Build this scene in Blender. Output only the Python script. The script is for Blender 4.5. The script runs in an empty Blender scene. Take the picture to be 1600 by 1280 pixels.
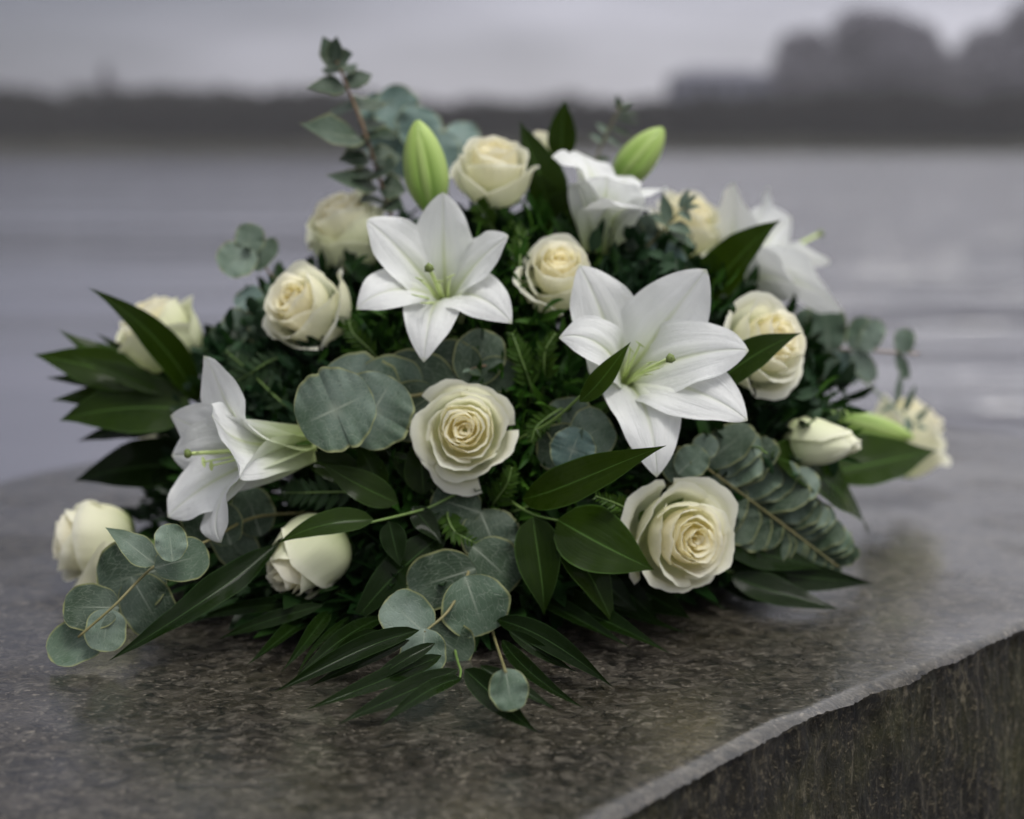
import bpy, math, random
from mathutils import Vector, Matrix, noise
R = math.radians
random.seed(7)

# ------------------------------------------------------------------ camera, world, sun, exposure
H = 0.32                                  # camera height over the stone
F = 2222.0                                # focal length in pixels of a 1600 px wide frame
PITCH = R(10.83)
sc = bpy.context.scene
cam_d = bpy.data.cameras.new('camera')
cam = bpy.data.objects.new('camera', cam_d)
sc.collection.objects.link(cam)
cam.location = (0, 0, H)
cam.rotation_euler = (R(90) - PITCH, 0, 0)
cam_d.sensor_width = 36
cam_d.lens = 36 * F / 1600
cam_d.clip_start = 0.02
cam_d.clip_end = 2000
cam_d.dof.use_dof = True
cam_d.dof.focus_distance = 0.84
cam_d.dof.aperture_fstop = 3.0
sc.camera = cam

world = bpy.data.worlds.new('World')
sc.world = world
world.use_nodes = True
SUN_EL, SUN_AZ = 68, 140                   # sun behind thick cloud, high behind the camera
def build_world():
    nt = world.node_tree; nt.nodes.clear()
    N = nt.nodes.new; L = nt.links.new
    out = N('ShaderNodeOutputWorld')
    sky = N('ShaderNodeTexSky'); sky.sky_type = 'NISHITA'; sky.sun_disc = False
    sky.sun_elevation = R(SUN_EL); sky.sun_rotation = R(SUN_AZ)
    b1 = N('ShaderNodeBackground'); b1.inputs['Strength'].default_value = 0.09
    L(sky.outputs[0], b1.inputs['Color'])
    tc = N('ShaderNodeTexCoord')
    sep = N('ShaderNodeSeparateXYZ'); L(tc.outputs['Generated'], sep.inputs[0])
    ramp = N('ShaderNodeValToRGB')
    e = ramp.color_ramp.elements
    e[0].position = 0.0; e[0].color = (0.40, 0.395, 0.45, 1)
    e[1].position = 1.0; e[1].color = (1.75, 1.75, 1.77, 1)
    for p_, c_ in ((0.05, (0.38, 0.375, 0.43)), (0.10, (0.31, 0.305, 0.36)), (0.25, (0.54, 0.535, 0.59)), (0.5, (0.80, 0.80, 0.84))):
        m = ramp.color_ramp.elements.new(p_); m.color = (*c_, 1)
    L(sep.outputs['Z'], ramp.inputs[0])
    mp = N('ShaderNodeMapping'); mp.inputs['Scale'].default_value = (1.5, 1.5, 6.0)
    mp.inputs['Rotation'].default_value = (0.0, 0.12, 0.0)
    L(tc.outputs['Generated'], mp.inputs[0])
    nz = N('ShaderNodeTexNoise'); nz.inputs['Scale'].default_value = 2.8
    nz.inputs['Detail'].default_value = 2; nz.inputs['Roughness'].default_value = 0.5
    L(mp.outputs[0], nz.inputs['Vector'])
    r2 = N('ShaderNodeMapRange'); r2.inputs['From Min'].default_value = 0.32; r2.inputs['From Max'].default_value = 0.68
    r2.inputs['To Min'].default_value = 0.72; r2.inputs['To Max'].default_value = 1.34
    L(nz.outputs['Fac'], r2.inputs['Value'])
    mul = N('ShaderNodeMixRGB'); mul.blend_type = 'MULTIPLY'; mul.inputs['Fac'].default_value = 1
    L(ramp.outputs[0], mul.inputs['Color1']); L(r2.outputs[0], mul.inputs['Color2'])
    # the cloud is thicker, darker and bluer towards the left (west), thinner to the right
    r3 = N('ShaderNodeValToRGB'); q = r3.color_ramp.elements; r3.color_ramp.interpolation = 'EASE'
    q[0].position = 0.30; q[0].color = (0.36, 0.36, 0.395, 1); q[1].position = 0.56; q[1].color = (1.30, 1.285, 1.25, 1)
    mx_ = N('ShaderNodeMath'); mx_.operation = 'MULTIPLY_ADD'; mx_.inputs[1].default_value = 0.5; mx_.inputs[2].default_value = 0.5
    L(sep.outputs['X'], mx_.inputs[0]); L(mx_.outputs[0], r3.inputs[0])
    mul2 = N('ShaderNodeMixRGB'); mul2.blend_type = 'MULTIPLY'; mul2.inputs['Fac'].default_value = 1
    L(mul.outputs[0], mul2.inputs['Color1']); L(r3.outputs[0], mul2.inputs['Color2']); mul = mul2
    b2 = N('ShaderNodeBackground'); b2.inputs['Strength'].default_value = 1.0
    L(mul.outputs[0], b2.inputs['Color'])
    mix = N('ShaderNodeMixShader'); mix.inputs['Fac'].default_value = 0.88
    L(b1.outputs[0], mix.inputs[1]); L(b2.outputs[0], mix.inputs[2])
    L(mix.outputs[0], out.inputs['Surface'])
build_world()

sun_d = bpy.data.lights.new('sun', 'SUN')
sun_d.energy = 1.5
sun_d.angle = R(18)
sun_d.color = (1.0, 0.97, 0.93)
sun = bpy.data.objects.new('sun', sun_d)
sc.collection.objects.link(sun)
# Nishita rotation is measured from +Y, clockwise seen from above
sd = Vector((math.sin(R(SUN_AZ)) * math.cos(R(SUN_EL)), math.cos(R(SUN_AZ)) * math.cos(R(SUN_EL)), math.sin(R(SUN_EL))))
sun.rotation_euler = sd.to_track_quat('Z', 'Y').to_euler()
sun.location = (0, 0, 10)

vs = sc.view_settings
vs.view_transform = 'Standard'; vs.look = 'None'; vs.gamma = 1; vs.use_curve_mapping = False
vs.exposure = 0.18
sc.cycles.max_bounces = 10
sc.cycles.transparent_max_bounces = 8

# ------------------------------------------------------------------ geometry helpers
CAM = Vector((0, 0, H))
FWD = Vector((0, math.cos(PITCH), -math.sin(PITCH)))
UPV = Vector((0, math.sin(PITCH), math.cos(PITCH)))
RGT = Vector((1, 0, 0))
def ray(x, y): return FWD + RGT * ((x - 800) / F) + UPV * ((640 - y) / F)
def P(x, y, Y):                                    # point of that line of sight at world depth Y
    r = ray(x, y); return CAM + r * (Y / r.y)
def G(x, y, z=0.0):                                # point at height z over the stone
    r = ray(x, y); return CAM + r * ((z - H) / r.z)
EC = Vector((0.0, 1.10, 0.0)); ER = Vector((0.30, 0.19, 0.262))   # the mound of the arrangement
def S(x, y, out=0.0):                              # point on the mound, moved towards the viewer by out
    r = ray(x, y); o = CAM - EC
    a = sum((r[i] / ER[i]) ** 2 for i in range(3))
    b = 2 * sum(r[i] * o[i] / ER[i] ** 2 for i in range(3))
    c = sum((o[i] / ER[i]) ** 2 for i in range(3)) - 1
    D = b * b - 4 * a * c
    s = (-b - math.sqrt(D)) / (2 * a) if D > 0 else -b / (2 * a)
    if r.z < 0: s = min(s, (0.008 - H) / r.z + out)
    return CAM + r * (s - out)
def depth(p): return (p - CAM).dot(FWD)
def px(p, n): return n * depth(p) / F              # n pixels at the depth of p, in metres
def proj(p):
    d = p - CAM; z = d.dot(FWD); return Vector((d.dot(RGT) / z * F, d.dot(UPV) / z * F))
def cdir(x, y, z): return (RGT * x + UPV * y - FWD * z).normalized()   # right, up, towards viewer
def mound_n(p):
    v = Vector(((p[i] - EC[i]) / ER[i] ** 2 for i in range(3)))
    return v.normalized() if v.length > 1e-6 else Vector((0, 0, 1))

def tag(o, label=None, cat=None, group=None, kind=None):
    if label: o['label'] = label
    if cat: o['category'] = cat
    if group: o['group'] = group
    if kind: o['kind'] = kind
    return o
def thing(name, loc, label, cat, group=None):
    o = bpy.data.objects.new(name, None); sc.collection.objects.link(o)
    o.location = loc; o.empty_display_size = 0.02
    return tag(o, label, cat, group)
def mesh_obj(name, verts, faces, mat, parent=None, uvs=None, smooth=True, mats=None, midx=None):
    base = parent.matrix_world.translation if parent else Vector((0, 0, 0))
    if parent:
        base = parent.location if not parent.parent else parent.location + parent.parent.location
    me = bpy.data.meshes.new(name)
    me.from_pydata([tuple(v - base) for v in verts], [], faces)
    if uvs is not None:
        uvl = me.uv_layers.new(name='UVMap')
        flat = [0.0] * (2 * len(me.loops))
        for i, l in enumerate(me.loops):
            u = uvs[l.vertex_index]; flat[2 * i] = u[0]; flat[2 * i + 1] = u[1]
        uvl.data.foreach_set('uv', flat)
    if smooth: me.polygons.foreach_set('use_smooth', [True] * len(me.polygons))
    me.materials.append(mat)
    if mats:
        for mm in mats: me.materials.append(mm)
        me.polygons.foreach_set('material_index', midx)
    me.update()
    o = bpy.data.objects.new(name, me); sc.collection.objects.link(o)
    if parent: o.parent = parent
    return o
def grid(name, rows, mat, parent, uvs=None):
    nu, nv = len(rows), len(rows[0])
    verts = [v for r in rows for v in r]
    faces = [(i * nv + j, i * nv + j + 1, (i + 1) * nv + j + 1, (i + 1) * nv + j) for i in range(nu - 1) for j in range(nv - 1)]
    if uvs is None:
        uvs = [(i / (nu - 1), j / (nv - 1)) for i in range(nu) for j in range(nv)]
    return mesh_obj(name, verts, faces, mat, parent, uvs)
def bez(p, t):
    q = 1 - t
    if len(p) == 3: return p[0] * (q * q) + p[1] * (2 * q * t) + p[2] * (t * t)
    return p[0] * q ** 3 + p[1] * (3 * q * q * t) + p[2] * (3 * q * t * t) + p[3] * t ** 3
def bez_t(p, t):
    d = bez(p, min(1, t + .01)) - bez(p, max(0, t - .01))
    return d.normalized()
def tube_geo(path, r0, r1, k=7, cap=True):
    verts, faces = [], []
    n = len(path)
    for i, c in enumerate(path):
        t = (path[min(n - 1, i + 1)] - path[max(0, i - 1)]).normalized()
        a = t.cross(Vector((.3, .2, .9))).normalized(); b = t.cross(a)
        f = i / (n - 1); r = r0 + (r1 - r0) * f
        for j in range(k):
            an = 2 * math.pi * j / k
            verts.append(c + a * (r * math.cos(an)) + b * (r * math.sin(an)))
    for i in range(n - 1):
        for j in range(k):
            faces.append((i * k + j, i * k + (j + 1) % k, (i + 1) * k + (j + 1) % k, (i + 1) * k + j))
    if cap:
        faces.append(tuple(range(k))[::-1]); faces.append(tuple((n - 1) * k + j for j in range(k)))
    return verts, faces
def tube(name, path, r0, r1, mat, parent, k=7):
    v, f = tube_geo(path, r0, r1, k)
    return mesh_obj(name, v, f, mat, parent)
def curve_path(pts, n=14):                          # smooth path through points, tangents limited so it never overshoots
    m = len(pts)
    if m == 2: return [pts[0].lerp(pts[1], i / n) for i in range(n + 1)]
    tan = []
    for i in range(m):
        a, b = pts[max(0, i - 1)], pts[min(m - 1, i + 1)]
        l = min([(pts[i] - q).length for q in (a, b) if (pts[i] - q).length > 1e-9] or [0])
        tan.append((b - a).normalized() * l)
    out = []
    for i in range(m - 1):
        k = max(3, n // (m - 1))
        for q in range(k):
            t = q / k
            out.append(pts[i] * (2 * t ** 3 - 3 * t * t + 1) + tan[i] * (t ** 3 - 2 * t * t + t) + pts[i + 1] * (3 * t * t - 2 * t ** 3) + tan[i + 1] * (t ** 3 - t * t))
    out.append(pts[-1]); return out

# ------------------------------------------------------------------ material helpers
class M:
    def __init__(s, name):
        s.m = bpy.data.materials.new(name); s.m.use_nodes = True
        s.nt = s.m.node_tree; s.nt.nodes.clear()
        s.out = s.n('ShaderNodeOutputMaterial')
    def n(s, t, **kw):
        o = s.nt.nodes.new(t)
        for k, v in kw.items(): setattr(o, k, v)
        return o
    def l(s, a, b): s.nt.links.new(a, b)
    def noise(s, scale, detail=3, rough=.5, vec=None, dist=0):
        o = s.n('ShaderNodeTexNoise'); o.inputs['Scale'].default_value = scale
        o.inputs['Detail'].default_value = detail; o.inputs['Roughness'].default_value = rough
        o.inputs['Distortion'].default_value = dist
        if vec is not None: s.l(vec, o.inputs['Vector'])
        return o.outputs['Fac']
    def math(s, op, a, b=None, c=None, clamp=False):
        o = s.n('ShaderNodeMath', operation=op); o.use_clamp = clamp
        for i, v in enumerate((a, b, c)):
            if v is None: continue
            if isinstance(v, (int, float)): o.inputs[i].default_value = v
            else: s.l(v, o.inputs[i])
        return o.outputs[0]
    def rng(s, v, a, b, c=0, d=1):
        o = s.n('ShaderNodeMapRange'); o.inputs[1].default_value = a; o.inputs[2].default_value = b
        o.inputs[3].default_value = c; o.inputs[4].default_value = d; s.l(v, o.inputs[0]); return o.outputs[0]
    def mix(s, f, a, b, mode='MIX'):
        o = s.n('ShaderNodeMixRGB', blend_type=mode)
        for i, v in ((0, f), (1, a), (2, b)):
            if isinstance(v, (int, float)): o.inputs[i].default_value = v
            elif isinstance(v, tuple): o.inputs[i].default_value = (*v, 1) if len(v) == 3 else v
            else: s.l(v, o.inputs[i])
        return o.outputs[0]
    def coord(s, kind='Object', scale=None, rot=None):
        o = s.n('ShaderNodeTexCoord').outputs[kind]
        if scale is None: return o
        mp = s.n('ShaderNodeMapping'); mp.inputs['Scale'].default_value = scale
        if rot: mp.inputs['Rotation'].default_value = rot
        s.l(o, mp.inputs[0]); return mp.outputs[0]
    def uv(s):
        o = s.n('ShaderNodeUVMap'); sp = s.n('ShaderNodeSeparateXYZ'); s.l(o.outputs[0], sp.inputs[0])
        return o.outputs[0], sp.outputs[0], sp.outputs[1]
    def bump(s, h, strength=.3, dist=.001):
        o = s.n('ShaderNodeBump'); o.inputs['Strength'].default_value = strength; o.inputs['Distance'].default_value = dist
        s.l(h, o.inputs['Height']); return o.outputs[0]
    def bsdf(s, color, rough=.5, spec=.5, normal=None, coat=0, trans=0, tcol=None, coat_rough=.1, coat_n=None):
        b = s.n('ShaderNodeBsdfPrincipled')
        for nm, v in (('Base Color', color), ('Roughness', rough), ('Specular IOR Level', spec), ('Coat Weight', coat), ('Coat Roughness', coat_rough)):
            if isinstance(v, (int, float)): b.inputs[nm].default_value = v
            elif isinstance(v, tuple): b.inputs[nm].default_value = (*v, 1)
            else: s.l(v, b.inputs[nm])
        if normal is not None: s.l(normal, b.inputs['Normal'])
        if coat_n is not None: b.inputs['Coat IOR'].default_value = 1.65
        if coat_n is not None: s.l(coat_n, b.inputs['Coat Normal'])
        o = b.outputs[0]
        if trans:
            t = s.n('ShaderNodeBsdfTranslucent')
            c = tcol if tcol is not None else color
            if isinstance(c, tuple): t.inputs['Color'].default_value = (*c, 1)
            else: s.l(c, t.inputs['Color'])
            if normal is not None: s.l(normal, t.inputs['Normal'])
            mx = s.n('ShaderNodeMixShader'); mx.inputs[0].default_value = trans
            s.l(o, mx.inputs[1]); s.l(t.outputs[0], mx.inputs[2]); o = mx.outputs[0]
        s.l(o, s.out.inputs['Surface'])
        return s.m
    def rnd(s):
        return s.n('ShaderNodeObjectInfo').outputs['Random']

def mat_stone_top():
    a = M('wet_stone_top')
    co = a.coord('Object', (1, 1.25, 1))
    big = a.noise(5, 5, .6, co); mid = a.noise(36, 6, .72, co, 1.4); fine = a.noise(105, 5, .72, co, .8); patch = a.noise(12, 5, .65, co, .8)
    grit = a.noise(230, 3, .65, co)
    c = a.mix(a.rng(mid, .40, .60), (0.007, 0.006, 0.005), (0.052, 0.045, 0.036))
    c = a.mix(a.math('MULTIPLY', a.rng(patch, .44, .62), .55), c, (0.026, 0.021, 0.013))
    c = a.mix(a.math('MULTIPLY', a.rng(fine, .53, .64), .85), c, (0.104, 0.093, 0.076))
    c = a.mix(a.math('MULTIPLY', a.rng(grit, .60, .68), .8), c, (0.20, 0.175, 0.14))
    c = a.mix(a.math('MULTIPLY', a.rng(big, .45, .7), .30), c, (0.060, 0.054, 0.030))
    c = a.mix(a.math('MULTIPLY', a.rng(fine, .38, .46, 1, 0), .95), c, (0.004, 0.004, 0.003))
    h = a.math('ADD', a.math('MULTIPLY', fine, 1.3), a.math('ADD', a.math('MULTIPLY', mid, 1.1), a.math('MULTIPLY', patch, .5)))
    r = a.math('ADD', a.rng(a.noise(11, 4, .6, co), .35, .7, .16, .36), a.math('MULTIPLY', fine, .15))
    film = a.math('ADD', a.math('MULTIPLY', mid, .9), a.math('MULTIPLY', fine, .8))
    wet = a.rng(a.noise(6, 4, .6, co), .40, .52, .60, 1.0)
    return a.bsdf(c, r, .12, a.bump(h, .9, .0026), coat=wet, coat_rough=.11, coat_n=a.bump(film, .30, .0009))
def mat_stone_side():
    a = M('rough_mossy_stone_side')
    co = a.coord('Object')
    fine = a.noise(240, 6, .8, co, .5); mid = a.noise(55, 6, .75, co, 1.2); big = a.noise(9, 5, .6, co)
    st = a.noise(1, 5, .65, a.coord('Object', (95, 95, 40), (R(52), R(38), R(20))), .8)
    c = a.mix(a.rng(mid, .36, .64), (0.002, 0.002, 0.001), (0.026, 0.021, 0.011))
    c = a.mix(a.math('MULTIPLY', a.rng(big, .42, .62), .7), c, (0.050, 0.050, 0.010))
    c = a.mix(a.math('MULTIPLY', a.rng(fine, .54, .66), .9), c, (0.24, 0.20, 0.125))
    c = a.mix(a.math('MULTIPLY', a.rng(st, .58, .68), .7), c, (0.22, 0.19, 0.125))
    c = a.mix(a.math('MULTIPLY', a.rng(fine, .36, .46, 1, 0), .9), c, (0.004, 0.004, 0.003))
    h = a.math('ADD', a.math('MULTIPLY', st, 1.2), a.math('ADD', fine, a.math('MULTIPLY', mid, 1.4)))
    return a.bsdf(c, .6, .35, a.bump(h, 1.0, .005))
def mat_petal(name, base, deep, tip, green, g_amt, trans=.28, rough=.55):
    a = M(name); uvv, t, v = a.uv()
    c = a.mix(a.rng(t, .25, .95), deep, base)
    c = a.mix(a.rng(t, .88, 1.0), c, tip)
    g = a.math('MULTIPLY', a.rng(t, .05, .60, 1, 0), g_amt)
    nz = a.noise(45, 3, .5, a.coord('Object'))
    g = a.math('MULTIPLY', g, a.rng(nz, .35, .65, .5, 1.15), clamp=True)
    c = a.mix(g, c, green)
    # greenish veining patch near the middle of some outer petals
    mp = a.n('ShaderNodeMapping'); mp.inputs['Scale'].default_value = (3, 60, 1); a.l(uvv, mp.inputs[0])
    vein = a.noise(1, 3, .6, mp.outputs[0])
    c = a.mix(a.math('MULTIPLY', a.rng(vein, .5, .8), .16), c, green)
    fine = a.noise(320, 3, .6, a.coord('Object'))
    h = a.math('ADD', a.math('MULTIPLY', vein, .8), a.math('MULTIPLY', fine, .35))
    return a.bsdf(c, rough, .35, a.bump(h, .22, .0012), trans=trans)
def mat_lily():
    a = M('lily_petal'); uvv, t, v = a.uv()
    d = a.math('ABSOLUTE', a.math('SUBTRACT', v, .5))
    c = a.mix(a.rng(t, .0, .34), (0.50, 0.60, 0.22), (0.87, 0.88, 0.865))
    # green-yellow nectar groove along the midrib, dying out towards the tip
    line = a.math('MULTIPLY', a.rng(d, .012, .05, 1, 0), a.rng(t, .25, .70, .9, .16))
    glow = a.math('MULTIPLY', a.rng(d, .0, .22, 1, 0), a.rng(t, .15, .7, .55, 0))
    c = a.mix(a.math('MAXIMUM', line, glow), c, (0.60, 0.68, 0.30))
    c = a.mix(a.math('MULTIPLY', a.rng(t, .955, 1.0), .55), c, (0.52, 0.58, 0.25))
    mp = a.n('ShaderNodeMapping'); mp.inputs['Scale'].default_value = (2.5, 46, 1); a.l(uvv, mp.inputs[0])
    vein = a.noise(1, 3, .6, mp.outputs[0])
    c = a.mix(a.math('MULTIPLY', a.rng(vein, .45, .75), .24), c, (0.60, 0.63, 0.58))
    fine = a.noise(260, 3, .6, a.coord('Object'))
    h = a.math('ADD', vein, a.math('MULTIPLY', fine, .5))
    h = a.math('SUBTRACT', h, a.rng(d, .0, .04, 1.0, 0))
    return a.bsdf(c, .48, .4, a.bump(h, .60, .0020), trans=.34)
def mat_leaf(name, c1, c2, rib, rough, trans=.18, coat=.25, veins=60):
    a = M(name); uvv, t, v = a.uv()
    d = a.math('ABSOLUTE', a.math('SUBTRACT', v, .5))
    nz = a.noise(30, 4, .6, a.coord('Object'))
    c = a.mix(a.rng(nz, .3, .7), c1, c2)
    rn = a.math('MULTIPLY', a.rnd(), .55)
    c = a.mix(rn, c, tuple(x * .55 for x in c1))
    mp = a.n('ShaderNodeMapping'); mp.inputs['Scale'].default_value = (1.2, veins, 1); a.l(uvv, mp.inputs[0])
    vein = a.noise(1, 2, .5, mp.outputs[0])
    c = a.mix(a.math('MULTIPLY', a.rng(vein, .5, .75), .35), c, tuple(min(1, x * 1.4) for x in c2))
    c = a.mix(a.math('MULTIPLY', a.rng(d, .008, .026, 1, 0), .65), c, rib)
    c = a.mix(a.math('MULTIPLY', a.rng(d, .47, .497, 0, 1), .55), c, rib)
    h = a.math('SUBTRACT', a.math('MULTIPLY', vein, .7), a.rng(d, .0, .03, .8, 0))
    wet = a.noise(90, 3, .5, a.coord('Object'))
    r = a.math('ADD', a.rng(wet, .35, .65, -.10, .10), rough)
    return a.bsdf(c, r, .04, a.bump(h, .45, .0014), coat=coat*.38, coat_rough=.12, trans=trans, tcol=(min(1, c2[0] * 2.4), min(1, c2[1] * 1.9), c2[2]))
def mat_euc(name, c1, c2, bloom):
    a = M(name); uvv, t, v = a.uv()
    co = a.coord('Object')
    nz = a.noise(55, 5, .65, co); bl = a.noise(16, 5, .65, co)
    c = a.mix(a.rng(nz, .32, .68), c1, c2)
    c = a.mix(a.math('MULTIPLY', a.rng(bl, .46, .66), .85), c, bloom)
    spk = a.noise(420, 2, .6, co)
    c = a.mix(a.math('MULTIPLY', a.rng(spk, .62, .74), .5), c, tuple(x * .35 for x in c1))
    c = a.mix(a.math('MULTIPLY', a.rnd(), .45), c, tuple(x * .62 for x in c1))
    # branching pale veins fanning out of the joint
    d = a.math('ABSOLUTE', a.math('SUBTRACT', v, .5))
    mid = a.math('MULTIPLY', a.rng(d, .006, .022, 1, 0), a.rng(t, .2, .8, 1, 0))
    mp = a.n('ShaderNodeMapping'); mp.inputs['Scale'].default_value = (6, 16, 1); a.l(uvv, mp.inputs[0])
    vn = a.n('ShaderNodeTexVoronoi', feature='DISTANCE_TO_EDGE'); vn.inputs['Scale'].default_value = 1
    a.l(mp.outputs[0], vn.inputs['Vector'])
    ve = a.math('MULTIPLY', a.rng(vn.outputs['Distance'], .0, .05, 1, 0), .30)
    c = a.mix(a.math('MAXIMUM', a.math('MAXIMUM', a.math('MULTIPLY', mid, .6), a.math('MULTIPLY', a.rng(t, .0, .22, .55, 0), a.rng(d, .0, .16, 1, 0))), ve), c, (0.34, 0.38, 0.30))
    rim = a.math('MAXIMUM', a.rng(d, .455, .485, 0, 1), a.rng(t, .955, .98, 0, 1))
    c = a.mix(a.math('MULTIPLY', rim, .70), c, (0.26, 0.27, 0.11))
    h = a.math('ADD', a.math('MULTIPLY', nz, .6), a.math('MULTIPLY', ve, -1.5))
    return a.bsdf(c, .50, .22, a.bump(h, .40, .0015), trans=.10)
def mat_plain(name, c1, c2, rough=.55, scale=60, trans=0, spec=.4):
    a = M(name); nz = a.noise(scale, 4, .6, a.coord('Object'))
    c = a.mix(a.rng(nz, .32, .68), c1, c2)
    return a.bsdf(c, rough, spec, a.bump(nz, .2, .001), trans=trans)
def mat_filler(name, cols, rough=.4):
    a = M(name)
    g = a.n('ShaderNodeNewGeometry').outputs['Random Per Island']
    rp = a.n('ShaderNodeValToRGB'); a.l(g, rp.inputs[0])
    e = rp.color_ramp.elements
    e[0].color = (*cols[0], 1); e[1].color = (*cols[-1], 1); e[0].position = .1; e[1].position = .95
    for i, c in enumerate(cols[1:-1]):
        q = e.new(.1 + .85 * (i + 1) / (len(cols) - 1)); q.color = (*c, 1)
    return a.bsdf(rp.outputs[0], rough, .12, None, trans=.12)
def mat_budskin():
    a = M('lily_bud_skin'); uvv, t, v = a.uv()
    d = a.math('ABSOLUTE', a.math('SUBTRACT', v, .5))
    c = a.mix(a.rng(t, .0, .9), (0.16, 0.32, 0.04), (0.36, 0.50, 0.12))
    c = a.mix(a.math('MULTIPLY', a.rng(d, .0, .35, 1, 0), .55), c, (0.50, 0.62, 0.22))
    c = a.mix(a.math('MULTIPLY', a.rng(d, .40, .5, 0, 1), .6), c, (0.13, 0.27, 0.035))
    mp = a.n('ShaderNodeMapping'); mp.inputs['Scale'].default_value = (3, 40, 1); a.l(uvv, mp.inputs[0])
    vein = a.noise(1, 3, .6, mp.outputs[0])
    c = a.mix(a.math('MULTIPLY', a.rng(vein, .5, .7), .25), c, (0.22, 0.38, 0.07))
    return a.bsdf(c, .42, .4, a.bump(vein, .25, .0012), trans=.15)

MT = dict(
    top=mat_stone_top(), side=mat_stone_side(),
    r_in=mat_petal('rose_heart_petal', (0.94, 0.895, 0.68), (0.94, 0.87, 0.56), (0.93, 0.91, 0.77), (0.84, 0.80, 0.48), .05, .62),
    r_mid=mat_petal('rose_middle_petal', (0.92, 0.89, 0.71), (0.92, 0.87, 0.61), (0.92, 0.90, 0.78), (0.80, 0.80, 0.50), .08, .58),
    r_out=mat_petal('rose_outer_petal', (0.895, 0.88, 0.72), (0.85, 0.86, 0.61), (0.89, 0.885, 0.77), (0.58, 0.68, 0.34), .62, .48),
    r_grn=mat_petal('rose_green_tinted_petal', (0.82, 0.83, 0.62), (0.66, 0.72, 0.40), (0.84, 0.84, 0.66), (0.42, 0.54, 0.20), .70, .30),
    lily=mat_lily(),
    fil=mat_plain('lily_filament', (0.52, 0.64, 0.22), (0.64, 0.74, 0.34), .45),
    stig=mat_plain('lily_stigma', (0.10, 0.14, 0.03), (0.17, 0.22, 0.06), .6),
    bud=mat_budskin(),
    ruscus=mat_leaf('ruscus_leaf', (0.009, 0.022, 0.0015), (0.017, 0.036, 0.002), (0.07, 0.14, 0.03), .30),
    fresh=mat_leaf('ruscus_fresh_leaf', (0.013, 0.030, 0.002), (0.024, 0.050, 0.003), (0.09, 0.19, 0.035), .32, trans=.22),
    dark=mat_leaf('ruscus_dark_leaf', (0.004, 0.011, 0.0015), (0.008, 0.019, 0.0025), (0.05, 0.10, 0.03), .25),
    euc=mat_euc('eucalyptus_leaf', (0.066, 0.110, 0.066), (0.112, 0.165, 0.116), (0.215, 0.275, 0.230)),
    euc2=mat_euc('eucalyptus_mid_leaf', (0.058, 0.095, 0.058), (0.095, 0.140, 0.098), (0.16, 0.21, 0.175)),
    eucb=mat_euc('eucalyptus_bluish_leaf', (0.080, 0.140, 0.118), (0.120, 0.190, 0.165), (0.20, 0.275, 0.255)),
    eucd=mat_euc('eucalyptus_dark_leaf', (0.028, 0.052, 0.026), (0.050, 0.080, 0.046), (0.092, 0.128, 0.096)),
    stem=mat_plain('green_stem', (0.09, 0.16, 0.035), (0.15, 0.23, 0.06), .45),
    twig=mat_plain('eucalyptus_twig', (0.12, 0.12, 0.045), (0.20, 0.175, 0.075), .5),
    rtwig=mat_plain('reddish_twig', (0.17, 0.10, 0.065), (0.25, 0.17, 0.10), .5),
    sepal=mat_leaf('rose_sepal', (0.07, 0.15, 0.03), (0.12, 0.22, 0.05), (0.2, 0.3, 0.1), .45),
    foam=mat_plain('floral_foam_green', (0.010, 0.026, 0.010), (0.018, 0.040, 0.014), .9, 200, spec=.1),
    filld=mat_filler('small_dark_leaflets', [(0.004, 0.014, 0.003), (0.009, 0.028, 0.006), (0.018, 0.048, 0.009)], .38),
    fillg=mat_filler('small_grey_green_leaflets', [(0.007, 0.024, 0.007), (0.020, 0.048, 0.020), (0.055, 0.095, 0.055)], .42),
    fillb=mat_filler('small_bright_leaflets', [(0.010, 0.036, 0.004), (0.022, 0.070, 0.008), (0.055, 0.135, 0.016)], .42),
)

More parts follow.
